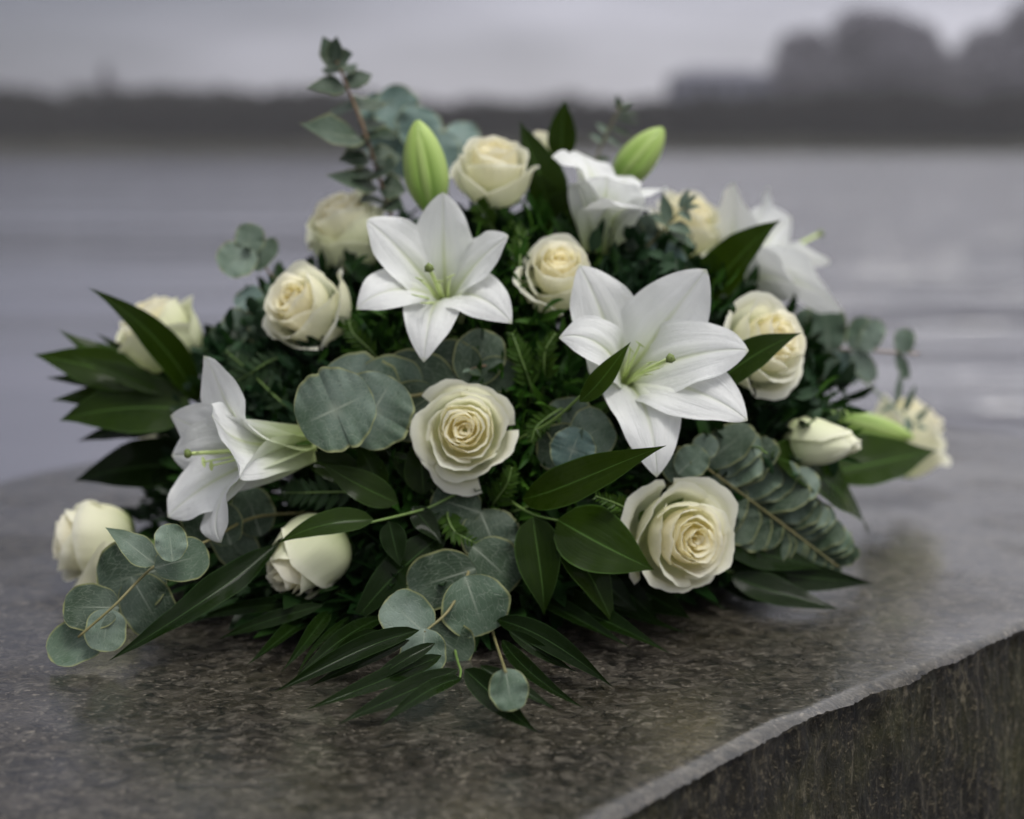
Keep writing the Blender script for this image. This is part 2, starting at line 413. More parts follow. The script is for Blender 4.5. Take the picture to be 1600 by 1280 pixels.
# ------------------------------------------------------------------ large structure: stone, water, far bank
def stone():
    img = [(-420, 905), (-300, 850), (-150, 790), (0, 748), (62, 733), (156, 717), (230, 709)]
    pts = [G(*p) for p in img]
    tops = [Vector((-0.20, 1.545, 0)), Vector((0.0, 1.625, 0)), Vector((0.22, 1.665, 0)), Vector((0.38, 1.64, 0))]
    right = [G(1469, 661), G(1600, 678), G(1740, 706)]
    fe = [G(2010, 812), G(1800, 895), G(1600, 987), G(1400, 1072), G(1250, 1137), G(1100, 1212), G(965, 1283)]
    d = (fe[-1] - fe[-3]).normalized(); fe = [p + Vector((d.y, -d.x, 0)) * .009 if Vector((d.y, -d.x, 0)).y > 0 else p + Vector((d.y, -d.x, 0)) * -.009 for p in fe]
    fe += [fe[-1] + d * k for k in (.25, .6, 1.1)]
    close = [Vector((-1.5, .1, 0)), Vector((-1.25, .75, 0))]
    loop = pts + tops + right + fe + close
    loop = [Vector((p.x, p.y, 0)) for p in loop]
    dense = []
    n = len(loop)
    for s in range(n):
        p0, p1, p2, p3 = loop[s - 1], loop[s], loop[(s + 1) % n], loop[(s + 2) % n]
        near = p1.y < 1.2 and p1.x > -.2 and p2.y < 1.2 and p2.x > -.2
        k = max(3, int((p2 - p1).length / (0.0022 if near else .008)))
        for i in range(k):
            t = i / k
            c = ((p1 * 2) + (p2 - p0) * t + (p0 * 2 - p1 * 5 + p2 * 4 - p3) * t * t + (p1 * 3 - p0 - p2 * 3 + p3) * t ** 3) * .5
            if near: c = p1.lerp(p2, t)
            dense.append(c)
    m = len(dense)
    C = Vector((-.1, .9, 0))
    fr = [0.0, .0006, .0016, .003, .005, .008, .012, .017, .024, .033, .043] + [.055 + .0148 * k for k in range(62)]
    def outn(i):
        tdir = (dense[(i + 3) % m] - dense[i - 3]).normalized()
        nn = Vector((tdir.y, -tdir.x, 0))
        return nn if nn.dot(dense[i] - C) > 0 else -nn
    def und(p):
        return (noise.noise(Vector((p.x * 6, p.y * 6, 3.1))) * .0022 + noise.noise(Vector((p.x * 17, p.y * 21, 1.7))) * .0007 - .0015)
    rings = []
    norms = [outn(i) for i in range(m)]
    # wall rings from the bottom up, then the rounded chipped rim, then the top
    for z in (-1.6, -1.0, -.6, -.4, -.3, -.24, -.2, -.17, -.145, -.12, -.1, -.082, -.066, -.052, -.04, -.030, -.022, -.015, -.009):
        row = []
        for i in range(m):
            q = dense[i] + Vector((0, 0, z))
            b = noise.noise(Vector((q.x * 14, q.y * 14, q.z * 10))) * .006 + noise.noise(q * 45) * .0032 + noise.noise(q * 130) * .0030 + noise.noise(q * 320) * .0016
            b += -.003 + (.03 * min(1, -z) if z < -.05 else 0)
            row.append(q + norms[i] * b)
        rings.append(row)
    wall_n = len(rings)
    for f in fr:
        row = []
        for i in range(m):
            q = dense[i].lerp(C, f)
            dist = (q - dense[i]).length
            chip = noise.noise(dense[i] * 60) * .10 + noise.noise(dense[i] * 170) * .22 + noise.noise(dense[i] * 400) * .35
            rr = (.0050 + .0026 * chip) * (.55 + .75 * (noise.noise(dense[i] * 23) + .5))
            drop = -rr * max(0, 1 - dist / .010) ** 2
            jit = norms[i] * (chip * .0026 * max(0, 1 - dist / .012))
            row.append(q + jit + Vector((0, 0, und(q) + drop - (.0007 * abs(chip) if dist < .02 else 0))))
        rings.append(row)
    verts = [v for r in rings for v in r]
    faces, mi = [], []
    for r in range(len(rings) - 1):
        for i in range(m):
            j = (i + 1) % m
            faces.append((r * m + i, r * m + j, (r + 1) * m + j, (r + 1) * m + i))
            mi.append(1 if r < wall_n else 0)
    verts.append(C + Vector((0, 0, und(C))))
    last = (len(rings) - 1) * m
    for i in range(m):
        faces.append((last + i, last + (i + 1) % m, len(verts) - 1)); mi.append(0)
    o = mesh_obj('stone_plinth', verts, faces, MT['top'], None, None, True, [MT['side']], mi)
    tag(o, 'wet brown grey stone plinth with a chipped rough edge, carrying the flowers above the lake', 'stone plinth')
stone()

def box_sheet(name, x0, x1, y0, y1, z, mat):
    v = [Vector((x0, y0, z)), Vector((x1, y0, z)), Vector((x1, y1, z)), Vector((x0, y1, z))]
    return mesh_obj(name, v, [(0, 1, 2, 3)], mat)
WZ = -1.0
def water():
    a = M('lake_water')
    co = a.coord('Object')
    w1 = a.noise(1, 4, .55, a.coord('Object', (.30, 1.3, 1), (0, 0, R(6))), .4)
    w2 = a.noise(1, 3, .5, a.coord('Object', (2.2, 7.5, 1), (0, 0, R(-5))), .3)
    w3 = a.noise(1, 3, .5, a.coord('Object', (.05, .22, 1), (0, 0, R(4))), .2)
    sx = a.n('ShaderNodeSeparateXYZ'); a.l(co, sx.inputs[0])
    wind = a.math('ADD', sx.outputs[0], a.math('MULTIPLY', a.noise(1, 2, .5, a.coord('Object', (.12, .25, 1))), 3.0))
    wind = a.rng(wind, .8, 4.0, .08, 2.2)
    h = a.math('ADD', a.math('MULTIPLY', a.math('ADD', a.math('MULTIPLY', w1, 2.6), a.math('MULTIPLY', w2, .12)), wind), a.math('MULTIPLY', w3, 3.2))
    m = a.bsdf((0.130, 0.129, 0.156), .11, 1.0, a.bump(h, .8, .16))
    [n for n in a.nt.nodes if n.type == 'BSDF_PRINCIPLED'][0].inputs['IOR'].default_value = 1.7
    o = box_sheet('water', -330, 330, -60, 118, WZ, m)
    tag(o, 'calm grey violet lake water with soft ripples', None, None, 'structure')
water()

def far_side():
    # ground of the far bank: one sheet rising from under the water, on to the horizon
    gm = mat_plain('far_bank_grass', (0.014, 0.014, 0.009), (0.026, 0.025, 0.016), .9, .4, spec=.1)
    rows = []
    xs = [-330 + 660 * i / 90 for i in range(91)]
    for (y, z) in ((106, -1.75), (114, -1.5), (118, -.9), (120, -.35), (122, .1), (127, .5), (145, .9), (200, 1.2), (300, 1.4)):
        rows.append([Vector((x, y + 1.2 * noise.noise(Vector((x * .06, y, 0))), z + (.25 * noise.noise(Vector((x * .12, y * .1, 4))) if y > 119 else 0))) for x in xs])
    o = grid('far_bank', rows, gm, None)
    tag(o, 'low dark far bank across the lake', None, None, 'structure')
    lb = box_sheet('lake_bed', -330, 330, -60, 107, -1.72, mat_plain('lake_mud', (0.03, 0.03, 0.025), (0.05, 0.045, 0.04), .9, 2))
    tag(lb, 'muddy bed under the lake', None, None, 'structure')
far_side()

def leaf_cloud(blobs, size, seed, flat=1.0, dens=1.0):
    rd = random.Random(seed); V, Fc = [], []
    for (c, r) in blobs:
        n = int(dens * 26 * (r.x * r.z + r.x * r.y + r.y * r.z) / (3 * size * size))
        for _ in range(n):
            d = Vector((rd.gauss(0, 1), rd.gauss(0, 1), rd.gauss(0, 1))).normalized() * (rd.random() ** .4)
            p = c + Vector((d.x * r.x, d.y * r.y, d.z * r.z))
            a = Vector((rd.gauss(0, 1), rd.gauss(0, 1), rd.gauss(0, 1))).normalized() * size
            b = a.cross(Vector((rd.gauss(0, 1), rd.gauss(0, 1), rd.gauss(0, 1)))).normalized() * size * .6
            i = len(V); V += [p - a, p + b, p + a, p - b]; Fc.append((i, i + 1, i + 2, i + 3))
    return V, Fc
def bare_tree(name, x, y, hgt, wid, label, seed, z0=.6, mats=None, group='trees on the far bank'):
    rd = random.Random(seed)
    t = thing(name, Vector((x, y, z0)), label, 'tree', group)
    base = Vector((x, y, z0)); top = base + Vector((0, 0, hgt * .55))
    tv, tf = tube_geo([base, base.lerp(top, .5) + Vector((rd.uniform(-.2, .2), 0, 0)), top], wid * .030, wid * .014, 8)
    mesh_obj('trunk', tv, tf, mats[0], t)
    lv, lf = [], []
    blobs = []
    for k in range(22):
        an = rd.random() * 6.283; e = rd.uniform(-.55, 1.45)
        rr = Vector((math.cos(an) * math.cos(e) * wid * .40, math.sin(an) * math.cos(e) * wid * .40, math.sin(e) * hgt * .46))
        c = base + Vector((0, 0, hgt * .40)) + rr
        pth = [base.lerp(top, rd.uniform(.5, .95)), base.lerp(top, .9).lerp(c, .5) + Vector((0, 0, -.2)), c]
        a, b = tube_geo(pth, wid * .010, wid * .003, 5)
        off = len(lv); lv += a; lf += [tuple(i + off for i in f) for f in b]
        s = wid * rd.uniform(.12, .19)
        blobs.append((c, Vector((s, s, s * .85))))
    blobs.append((base + Vector((0, 0, hgt * .44)), Vector((wid * .38, wid * .34, hgt * .42))))
    mesh_obj('limbs', lv, lf, mats[0], t)
    V, Fc = leaf_cloud(blobs, .30, seed, dens=.5)
    mesh_obj('crown', V, Fc, mats[1], t, smooth=False)
    return t
def far_things():
    bark = mat_plain('far_bark', (0.045, 0.04, 0.04), (0.065, 0.058, 0.055), .9, 3, spec=.1)
    crown = mat_filler('hazed_crown_twigs', [(0.125, 0.120, 0.142), (0.165, 0.158, 0.185), (0.21, 0.20, 0.235)], .9)  # distance haze is mixed into the crown colours, paler and bluer
    hedge = mat_filler('far_hedge_leaves', [(0.010, 0.010, 0.007), (0.018, 0.017, 0.012), (0.028, 0.026, 0.018)], .9)
    mats = (bark, crown)
    def X(pxx, Y): return (pxx - 800) / F * (Y * 1.005)
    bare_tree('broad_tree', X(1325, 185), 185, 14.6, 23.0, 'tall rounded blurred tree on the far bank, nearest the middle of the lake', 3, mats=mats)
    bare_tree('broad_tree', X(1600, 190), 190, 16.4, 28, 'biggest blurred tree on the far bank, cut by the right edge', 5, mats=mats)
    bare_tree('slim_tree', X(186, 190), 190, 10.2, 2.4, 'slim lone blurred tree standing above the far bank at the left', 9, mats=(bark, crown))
    # long low thicket along the bank: one mass nobody could count
    rd = random.Random(4); blobs = []
    x = -120
    while x < 120:
        pxx = 800 + x / 125 * F
        hh = 4.1 if pxx < 600 else (3.6 if pxx < 1050 else 3.9)
        hh *= rd.uniform(.88, 1.12)
        blobs.append((Vector((x, 124.5 + rd.uniform(-1.5, 1.5), -.1 + hh * .45)), Vector((rd.uniform(2.2, 4.2), 1.6, hh * .62))))
        x += rd.uniform(1.6, 3)
    V, Fc = leaf_cloud(blobs, .26, 2, dens=.75)
    o = mesh_obj('thicket', V, Fc, hedge, None, smooth=False)
    tag(o, 'long low dark thicket along the far bank', 'thicket', None, 'stuff')
    # far pale building left of the broad tree
    bw = mat_plain('pale_hazed_wall', (0.14, 0.145, 0.195), (0.17, 0.175, 0.23), .8, .5)  # wall colour lightened to carry part of the distance haze
    rf = mat_plain('slate_roof', (0.09, 0.09, 0.12), (0.11, 0.11, 0.14), .8, .5)
    gl = mat_plain('dark_window', (0.05, 0.055, 0.07), (0.07, 0.075, 0.09), .2, .5)
    Y = 165
    cx, z0 = X(1115, Y), .9
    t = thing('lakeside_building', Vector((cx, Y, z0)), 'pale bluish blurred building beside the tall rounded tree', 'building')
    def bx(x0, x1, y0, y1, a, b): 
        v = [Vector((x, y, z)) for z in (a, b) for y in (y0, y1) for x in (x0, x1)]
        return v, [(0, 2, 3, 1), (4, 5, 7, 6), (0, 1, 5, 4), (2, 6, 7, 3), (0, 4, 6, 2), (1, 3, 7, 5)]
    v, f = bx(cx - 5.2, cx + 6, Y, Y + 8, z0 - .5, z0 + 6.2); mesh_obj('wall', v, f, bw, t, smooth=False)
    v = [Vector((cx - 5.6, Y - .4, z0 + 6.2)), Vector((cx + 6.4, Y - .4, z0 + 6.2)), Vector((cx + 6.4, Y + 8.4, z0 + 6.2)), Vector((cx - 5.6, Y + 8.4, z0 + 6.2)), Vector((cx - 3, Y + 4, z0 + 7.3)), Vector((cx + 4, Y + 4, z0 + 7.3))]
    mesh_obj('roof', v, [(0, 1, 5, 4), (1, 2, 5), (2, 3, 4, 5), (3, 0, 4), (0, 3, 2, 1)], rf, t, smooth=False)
    for k in range(5):
        for zz in (1.2, 3.8):
            xx = cx - 4.2 + k * 2.1
            v, f = bx(xx, xx + 1.0, Y - .06, Y + .1, z0 + zz, z0 + zz + 1.4); mesh_obj('window', v, f, gl, t, smooth=False)
far_things()

def haze():
    v = [Vector((x, y, z)) for z in (-2.8, 22) for y in (-70, 310) for x in (-340, 340)]
    f = [(0, 2, 3, 1), (4, 5, 7, 6), (0, 1, 5, 4), (2, 6, 7, 3), (0, 4, 6, 2), (1, 3, 7, 5)]
    m = bpy.data.materials.new('mist'); m.use_nodes = True
    nt = m.node_tree; nt.nodes.clear()
    o = nt.nodes.new('ShaderNodeOutputMaterial'); p = nt.nodes.new('ShaderNodeVolumePrincipled')
    p.inputs['Color'].default_value = (0.93, 0.92, 0.97, 1); p.inputs['Density'].default_value = 0.0009
    nt.links.new(p.outputs[0], o.inputs['Volume'])
    h = mesh_obj('haze', v, f, m, smooth=False)
    tag(h, 'thin pale mist over the lake', None, None, 'stuff')
USE_HAZE = True
if USE_HAZE: haze()

# ------------------------------------------------------------------ plant builders
CORE = Vector((0.0, 1.08, 0.06))
def core_pt(p, k=.35):
    q = CORE.lerp(p, k); q.z = max(.02, q.z * .8); return q

def prof_lance(t):   return max(0.0, math.sin(math.pi * t ** .80)) ** .85 * (1 - .30 * t) * (1 - t ** 3) ** .45 * 1.24
def prof_ovate(t):   return max(0.0, math.sin(math.pi * t ** .72)) ** .80 * (1 - .25 * t) * (1 - t ** 4) ** .5 * 1.20
def prof_round(t):   return math.sqrt(max(0, 1 - (2 * t - 1) ** 2)) ** .92
def prof_half(t):    return max(0, 1 - t * t) ** .5
def prof_obov(t):    return max(0.0, math.sin(math.pi * t ** 1.15)) ** .62

def leaf(parent, p0, p1, w, mat, prof=prof_lance, normal=None, bend=0.0, lift=0.0, fold=.18, wave=.0, curl=0.0, nu=15, nv=7, name='leaf', rnd=None, wpx=True):
    """A leaf blade from p0 to p1. w: apparent width in photograph pixels (or metres when wpx is False)."""
    rd = rnd or random
    ax = p1 - p0; L = ax.length; ax.normalize()
    mid = (p0 + p1) / 2
    if normal is None:
        toc = (CAM - mid).normalized()
        normal = (toc * .8 + Vector((0, 0, .55)) + mound_n(mid) * .35)
    side = ax.cross(normal).normalized()
    nrm = side.cross(ax).normalized()
    if nrm.dot(normal) < 0: nrm = -nrm
    if wpx:
        # convert the apparent width into a real one
        e = .004
        s = (proj(mid + side * e) - proj(mid - side * e))
        axp = (proj(mid + ax * e) - proj(mid - ax * e))
        axn = axp.normalized() if axp.length > 1e-6 else Vector((1, 0))
        perp = abs(s.x * axn.y - s.y * axn.x) / (2 * e)
        W = w / max(perp, .45 * F / depth(mid))
    else: W = w
    ctrl = [p0, p0.lerp(p1, .35) + side * (bend * L) + nrm * (lift * L), p0.lerp(p1, .72) + side * (bend * L * .8) + nrm * (lift * L * .9), p1]
    ph = rd.random() * 6.28; ph2 = rd.random() * 6.28
    if prof not in (prof_round, prof_half): ctrl[2] = ctrl[2] + side * (rd.uniform(-.035, .035) * L) + nrm * (rd.uniform(-.03, .05) * L); fold = fold * rd.uniform(.7, 1.9); wave = max(wave, .07)
    twist = rd.uniform(-.45, .45) if prof not in (prof_round, prof_half) else 0
    rows, uvs = [], []
    for i in range(nu):
        t = i / (nu - 1)
        te = .002 + .996 * t
        c = bez(ctrl, te); tg = bez_t(ctrl, te)
        sd_ = tg.cross(nrm).normalized(); n2 = sd_.cross(tg).normalized()
        if n2.dot(nrm) < 0: n2 = -n2
        ca, sa = math.cos(twist * te), math.sin(twist * te); sd_, n2 = sd_ * ca + n2 * sa, n2 * ca - sd_ * sa
        hw = W * .5 * prof(te) * (1 + (.035 * math.sin(te * 7 + ph) + .02 * math.sin(te * 17 + ph2) if prof in (prof_round, prof_half) else 0))
        row = []
        for j in range(nv):
            v = -1 + 2 * j / (nv - 1)
            wv = wave * hw * math.sin(t * 9 + ph + v * 1.5) * abs(v) + wave * .6 * hw * math.sin(t * 21 + ph2) * v * v
            row.append(c + sd_ * (hw * v) + n2 * (fold * hw * abs(v) ** 1.2 - curl * hw * v * v + wv))
            uvs.append((t, j / (nv - 1)))
        rows.append(row)
    return grid(name, rows, mat, parent, uvs)

def rose(cx, cy, R_px, axis, label, out=.012, Y=None, n=18, openness=1.0, el=1.0, seed=0, spin=0.0, green=0.0, name='rose', stem=True, group='cream white roses of the arrangement', droop=0.0):
    rd = random.Random(100 + seed)
    c = P(cx, cy, Y) if Y else S(cx, cy, out)
    Rm = px(c, R_px) / (.80 + .20 * openness)
    az = cdir(*axis)
    axx = az.cross(Vector((0.13, .21, .97))).normalized(); ay = az.cross(axx)
    def W(r, th, z):                       # local cylinder coordinates -> world
        return c + (axx * (r * math.cos(th)) + ay * (r * math.sin(th)) + az * (z + .22)) * Rm
    neck = c + az * ((-.78 * el + .22 - .12) * Rm)
    foot = core_pt(neck)
    t = thing(name, foot, label, 'rose bud' if 'bud' in name else 'rose', group)
    tight = max(0, .2 - openness) * 5
    for i in range(n):
        s = i / (n - 1)
        # outer radius of this petal's lip, its height and flare
        r = .035 + .64 * s ** 1.0
        ztop = (.28 + .12 * math.sin(math.pi * min(1, s * 1.15) ** .8)) * el
        flare = 0.0; lip = .050 + .018 * s
        if s > .66:
            k = (s - .66) / .34
            flare = openness * (.03 + .33 * k ** 1.2) * rd.uniform(.75, 1.2); ztop -= openness * .36 * k ** 1.5 * el; lip = .055 + .09 * k * openness
        close = .10 * (1 - openness) + (.05 * s if s < .55 else 0)
        span = R(215 - 95 * s) if openness > .4 else R(215 - 70 * s)
        th0 = spin + i * R(137.5) + rd.uniform(-.15, .15)
        dep = (.20 + .85 * s ** 1.15) * el if openness > .4 else .98 * el
        zb = max(-.80 * el, ztop - dep)
        b = [(.05, zb), (r * 1.18 + .08 * s, zb + .06 * el), (r * 1.16 + .02 - close * .4, ztop - .42 * min(el, dep)), ((r + flare - close) * (1 - .6 * tight), ztop + .2 * tight)]
        skew = rd.uniform(.05, .10) * (1 if s < .7 else .9)
        ph = rd.random() * 6.28; tipk = rd.uniform(0, .05) * s; wav = .008 + .034 * s * (.3 + .7 * openness)
        nu, nv = (16, 23) if s > .3 else (12, 19)
        rows, uvs = [], []
        for a in range(nu):
            tt = a / (nu - 1)
            row = []
            for q in range(nv):
                u = -1 + 2 * q / (nv - 1)
                te = tt * (1 - (.15 + .09 * s) * abs(u) ** 2.6 + 0)
                rr = sum(w_ * b[k_][0] for k_, w_ in enumerate(((1 - te) ** 3, 3 * te * (1 - te) ** 2, 3 * te * te * (1 - te), te ** 3)))
                zz = sum(w_ * b[k_][1] for k_, w_ in enumerate(((1 - te) ** 3, 3 * te * (1 - te) ** 2, 3 * te * te * (1 - te), te ** 3)))
                lipf = max(0, (tt - .80) / .20) ** 2
                rr += lipf * lip * (1 + .5 * math.sin(3 * u + ph)); zz -= lipf * lip * (.25 if s < .66 else .45 + .9 * k)
                zz += tipk * lipf * (1 - abs(u)) ** 2
                rr *= 1 + skew * u * (.4 + .6 * te)
                rr += wav * te ** 3 * (math.sin(4.5 * u + ph) + .5 * math.sin(11 * u + 2 * ph) + .35 * math.sin(23 * u + 3 * ph))
                zz += wav * .8 * te ** 3 * math.sin(6 * u + ph * 1.7)
                if droop and s > .75: zz -= droop * te ** 3
                spn = span
                row.append(W(rr, th0 + u * spn * .5 * 1.05, zz))
                uvs.append((tt, q / (nv - 1)))
            rows.append(row)
        if green > .5: m = MT['r_grn'] if s > .35 else MT['r_out']
        else: m = MT['r_in'] if s < .42 else (MT['r_mid'] if s < .68 else MT['r_out'])
        if 0 < green <= .5 and s > .72: m = MT['r_grn']
        grid('petal', rows, m, t, uvs)
    # calyx and sepals
    cal = []
    for k in range(7):
        f = k / 6; z = (-1.02 + .26 * f) * el; rr = .05 + .12 * math.sin(f * 1.8)
        cal.append([W(rr, 2 * math.pi * j / 10, z) for j in range(11)])
    grid('calyx', cal, MT['sepal'], t)
    for k in range(5):
        th = spin + 2 * math.pi * k / 5 + rd.uniform(-.25, .25)
        p0 = W(.12, th, -.80 * el); rr = rd.uniform(.52, .80)
        p1 = W(rr, th + rd.uniform(-.1, .1), rd.uniform(-.62, -.25) * el)
        leaf(t, p0, p1, Rm * .26, MT['sepal'], normal=-(W(1, th, 0) - c) * .6 + az * .4, lift=-.18, nu=9, nv=5, name='sepal', rnd=rd, wpx=False)
    if stem:
        tube('stem', curve_path([neck, neck.lerp(foot, .4) - az * Rm * .35, foot], 8), .0032, .0032, MT['stem'], t)
    return t

def lily_petal(t, T, A, tip, W, rec=.2, cup=.30, push=.55, rd=random, tw=0.0, belly=0.0):
    L = (tip - T).length
    rad = (tip - T) - A * (tip - T).dot(A)
    radn = rad.normalized() if rad.length > 1e-5 else Vector((0, 0, 1))
    fwd = (tip - T).dot(A)
    p1 = T + A * (L * push * .72) + radn * (L * .04)
    p2 = T.lerp(tip, .72) + A * (L * rec) + radn * (L * belly)
    ctrl = [T, p1, p2, tip]
    nu, nv = 26, 19
    rows, uvs = [], []
    ph = rd.random() * 6.28
    prev = None
    for i in range(nu):
        tt = i / (nu - 1); te = .001 + .998 * tt
        c = bez(ctrl, te); tg = bez_t(ctrl, te)
        inw = A * (te) * 1.2 - radn * (1.25 - te)
        sd_ = tg.cross(inw)
        if sd_.length < 1e-4: sd_ = prev
        sd_.normalize()
        if prev is not None and sd_.dot(prev) < 0: sd_ = -sd_
        if prev is not None: sd_ = (sd_ + prev * .6).normalized()
        prev = sd_
        n2 = sd_.cross(tg).normalized()
        if n2.dot(inw) < 0: n2 = -n2
        if te < .46: sh = .26 + .74 * (te / .46) ** .9 * (1 - .0 * te)
        else: sh = max(0, 1 - ((te - .46) / .54) ** 1.75) ** .92
        if te < .46: sh = .46 + .54 * math.sin(te / .46 * math.pi / 2) ** 1.1
        hw = W * .5 * sh
        cp = 2.0 * cup * (1 - te * 1.35)
        row = []
        for j in range(nv):
            v = -1 + 2 * j / (nv - 1)
            ww = -.0 + .115 * hw * math.sin(te * 14 + ph + 2 * v) * abs(v) ** 2 + .03 * hw * math.sin(te * 31 + ph * 2) * abs(v) ** 3
            groove = (-.13 * math.exp(-(v / .09) ** 2) + .08 * math.exp(-((abs(v) - .2) / .10) ** 2) + .055 * math.cos(v * 19) * (1 - abs(v))) * hw * (1 - te * .7)
            side = sd_ * math.cos(tw * te) + n2 * math.sin(tw * te)
            nn = n2 * math.cos(tw * te) - sd_ * math.sin(tw * te)
            row.append(c + side * (hw * v) + nn * (cp * hw * v * v + ww + groove + .0))
            uvs.append((tt, j / (nv - 1)))
        rows.append(row)
    return grid('petal', rows, MT['lily'], t, uvs)

def lily(T, A, petals, label, seed, filaments=(), pistil=None, stem_back=.06):
    rd = random.Random(300 + seed)
    foot = core_pt(T - A * .05)
    t = thing('lily', foot, label, 'lily', 'white lilies of the arrangement')
    for (tip, w, rec, cup, push, tw) in petals:
        lily_petal(t, T, A, tip, px(tip, w), rec, cup, push, rd, tw)
    for tip in filaments:
        mid = T.lerp(tip, .55) + A * ((tip - T).length * .10)
        pth = curve_path([T, mid, tip], 10)
        fo = tube('filament', pth, .0010, .0006, MT['fil'], t, 6)
        dd = (pth[-1] - pth[-2]).normalized(); cr = dd.cross(A).normalized()
        an = [tip + cr * x for x in (-.0035, -.0018, 0, .0018, .0035)]
        V, Fc = [], []
        for q, r_ in enumerate((.0003, .0009, .0011, .0009, .0003)):
            V += [an[q] + (dd * math.cos(k * 1.257) + A * math.sin(k * 1.257)) * r_ for k in range(5)]
        for q in range(4):
            for k in range(5): Fc.append((q * 5 + k, q * 5 + (k + 1) % 5, q * 5 + 5 + (k + 1) % 5, q * 5 + 5 + k))
        mesh_obj('anther', V, Fc, MT['fil'], t)
    if pistil is not None:
        mid = T.lerp(pistil, .55) + A * ((pistil - T).length * .08)
        pth = curve_path([T, mid, pistil], 10)
        o = tube('pistil', pth, .0016, .0013, MT['fil'], t, 7)
        d = (pth[-1] - pth[-2]).normalized()
        st = [pistil + d * x for x in (-.0012, 0, .002, .0033)]
        V, Fc = [], []
        for (x, r_) in ((-.001, .0012), (.0003, .0027), (.002, .0031), (.0034, .0020), (.0039, .0004)):
            a_ = d.cross(Vector((.3, .2, .9))).normalized(); b_ = d.cross(a_)
            V += [pistil + d * x + (a_ * math.cos(k * 2.0944 / 2) + b_ * math.sin(k * 2.0944 / 2)) * r_ * (1 + .18 * (k % 2)) for k in range(6)]
        for q in range(4):
            for k in range(6): Fc.append((q * 6 + k, q * 6 + (k + 1) % 6, q * 6 + 6 + (k + 1) % 6, q * 6 + 6 + k))
        mesh_obj('stigma', V, Fc, MT['stig'], t)
    # short green neck behind the flower, then the stem
    neck = T - A * .012
    tube('neck', [T + A * .012, T, neck], .0052, .0034, MT['bud'], t, 9)
    tube('stem', curve_path([neck, neck.lerp(foot, .5) - A * .012, foot], 8), .0032, .0034, MT['stem'], t)
    return t

def lily_bud(base, tip, w_px, label, seed, name='lily_bud'):
    rd = random.Random(seed)
    A = (tip - base).normalized(); L = (tip - base).length
    Rm = px((tip + base) / 2, w_px) * .5
    toc = (CAM - base).normalized()
    a = A.cross(toc).normalized(); b = a.cross(A)
    foot = core_pt(base)
    t = thing(name, foot, label, 'lily bud', 'closed lily buds of the arrangement')
    for k in range(3):
        for inner in (0, 1):
            th0 = 2 * math.pi * k / 3 + R(90) + (R(60) if inner else 0) + R(60) + .12
            span = R(106) if not inner else R(60)
            rows, uvs = [], []
            for i in range(22):
                tt = i / 21
                rr = (.26 + .74 * math.sin(min(1, tt / .42) * math.pi / 2) ** .9) if tt < .42 else (1 - ((tt - .42) / .58) ** 2.3) ** .75 * .93 + .07
                if tt > .985: rr = .10
                row = []
                for j in range(11):
                    v = -1 + 2 * j / 10
                    ridge = 1 + (.10 * math.cos(v * math.pi * .5) - .20 * abs(v) ** 3 - .09 * math.exp(-(v / .16) ** 2) * (0 if inner else 1)) * math.sin(math.pi * min(1, tt * 1.05)) - (.10 if inner else 0)
                    th = th0 + v * span * .5
                    row.append(base + A * (L * tt) + (a * math.cos(th) + b * math.sin(th)) * (Rm * rr * ridge))
                    uvs.append((tt, j / 10))
                rows.append(row)
            grid('petal', rows, MT['bud'], t, uvs)
    tube('stem', curve_path([base + A * .004, base - A * .025, foot], 8), .0042, .0032, MT['stem'], t)
    return t

def sprig(name, label, cat, group, stem_pts, leaves, mat_stem, r0=.0011, r1=.0007, to_core=True):
    """stem_pts: 3-D points root -> tip; leaves: callables that add a leaf to the thing."""
    pts = list(stem_pts)
    if to_core: pts = [core_pt(pts[0], .45)] + pts
    t = thing(name, pts[0], label, cat, group)
    tube('stem', curve_path(pts, 6 * len(pts)), r0, r1, mat_stem, t, 7)
    for fn in leaves: fn(t)
    return t
RUS, EUC = 'ruscus sprigs of the arrangement', 'eucalyptus sprigs of the arrangement'

# ------------------------------------------------------------------ the arrangement
def pt(x, y, o=0.01):
    if isinstance(o, tuple): return P(x, y, o[1]) if o[0] == 'Y' else G(x, y, o[1])
    return S(x, y, o)
def lf(bx, by, tx, ty, w, mat='ruscus', o0=.012, o1=.022, prof=prof_lance, **k):
    def go(t):
        return leaf(t, pt(bx, by, o0), pt(tx, ty, o1), w, MT[mat], prof, **k)
    return go
def yy(v): return ('Y', v)
def gg(v): return ('G', v)

# floral foam the stems are pushed into (dark, deep inside the greenery)
def foam():
    rows = []
    for i in range(13):
        a = i / 12 * math.pi / 2
        row = []
        for j in range(33):
            th = 2 * math.pi * j / 32
            sq = 1 / max(abs(math.cos(th)), abs(math.sin(th))) ** .45
            k = .60 + .03 * noise.noise(Vector((math.cos(th) * 3, math.sin(th) * 3, a * 4)))
            row.append(EC + Vector((ER.x * k * sq * math.cos(th) * math.cos(a), ER.y * k * sq * math.sin(th) * math.cos(a), .002 + ER.z * k * math.sin(a) ** .8)))
        rows.append(row)
    o = grid('floral_foam', rows, MT['foam'], None)
    tag(o, 'dark green wet floral foam hidden under the leaves, holding all stems', 'floral foam')
foam()

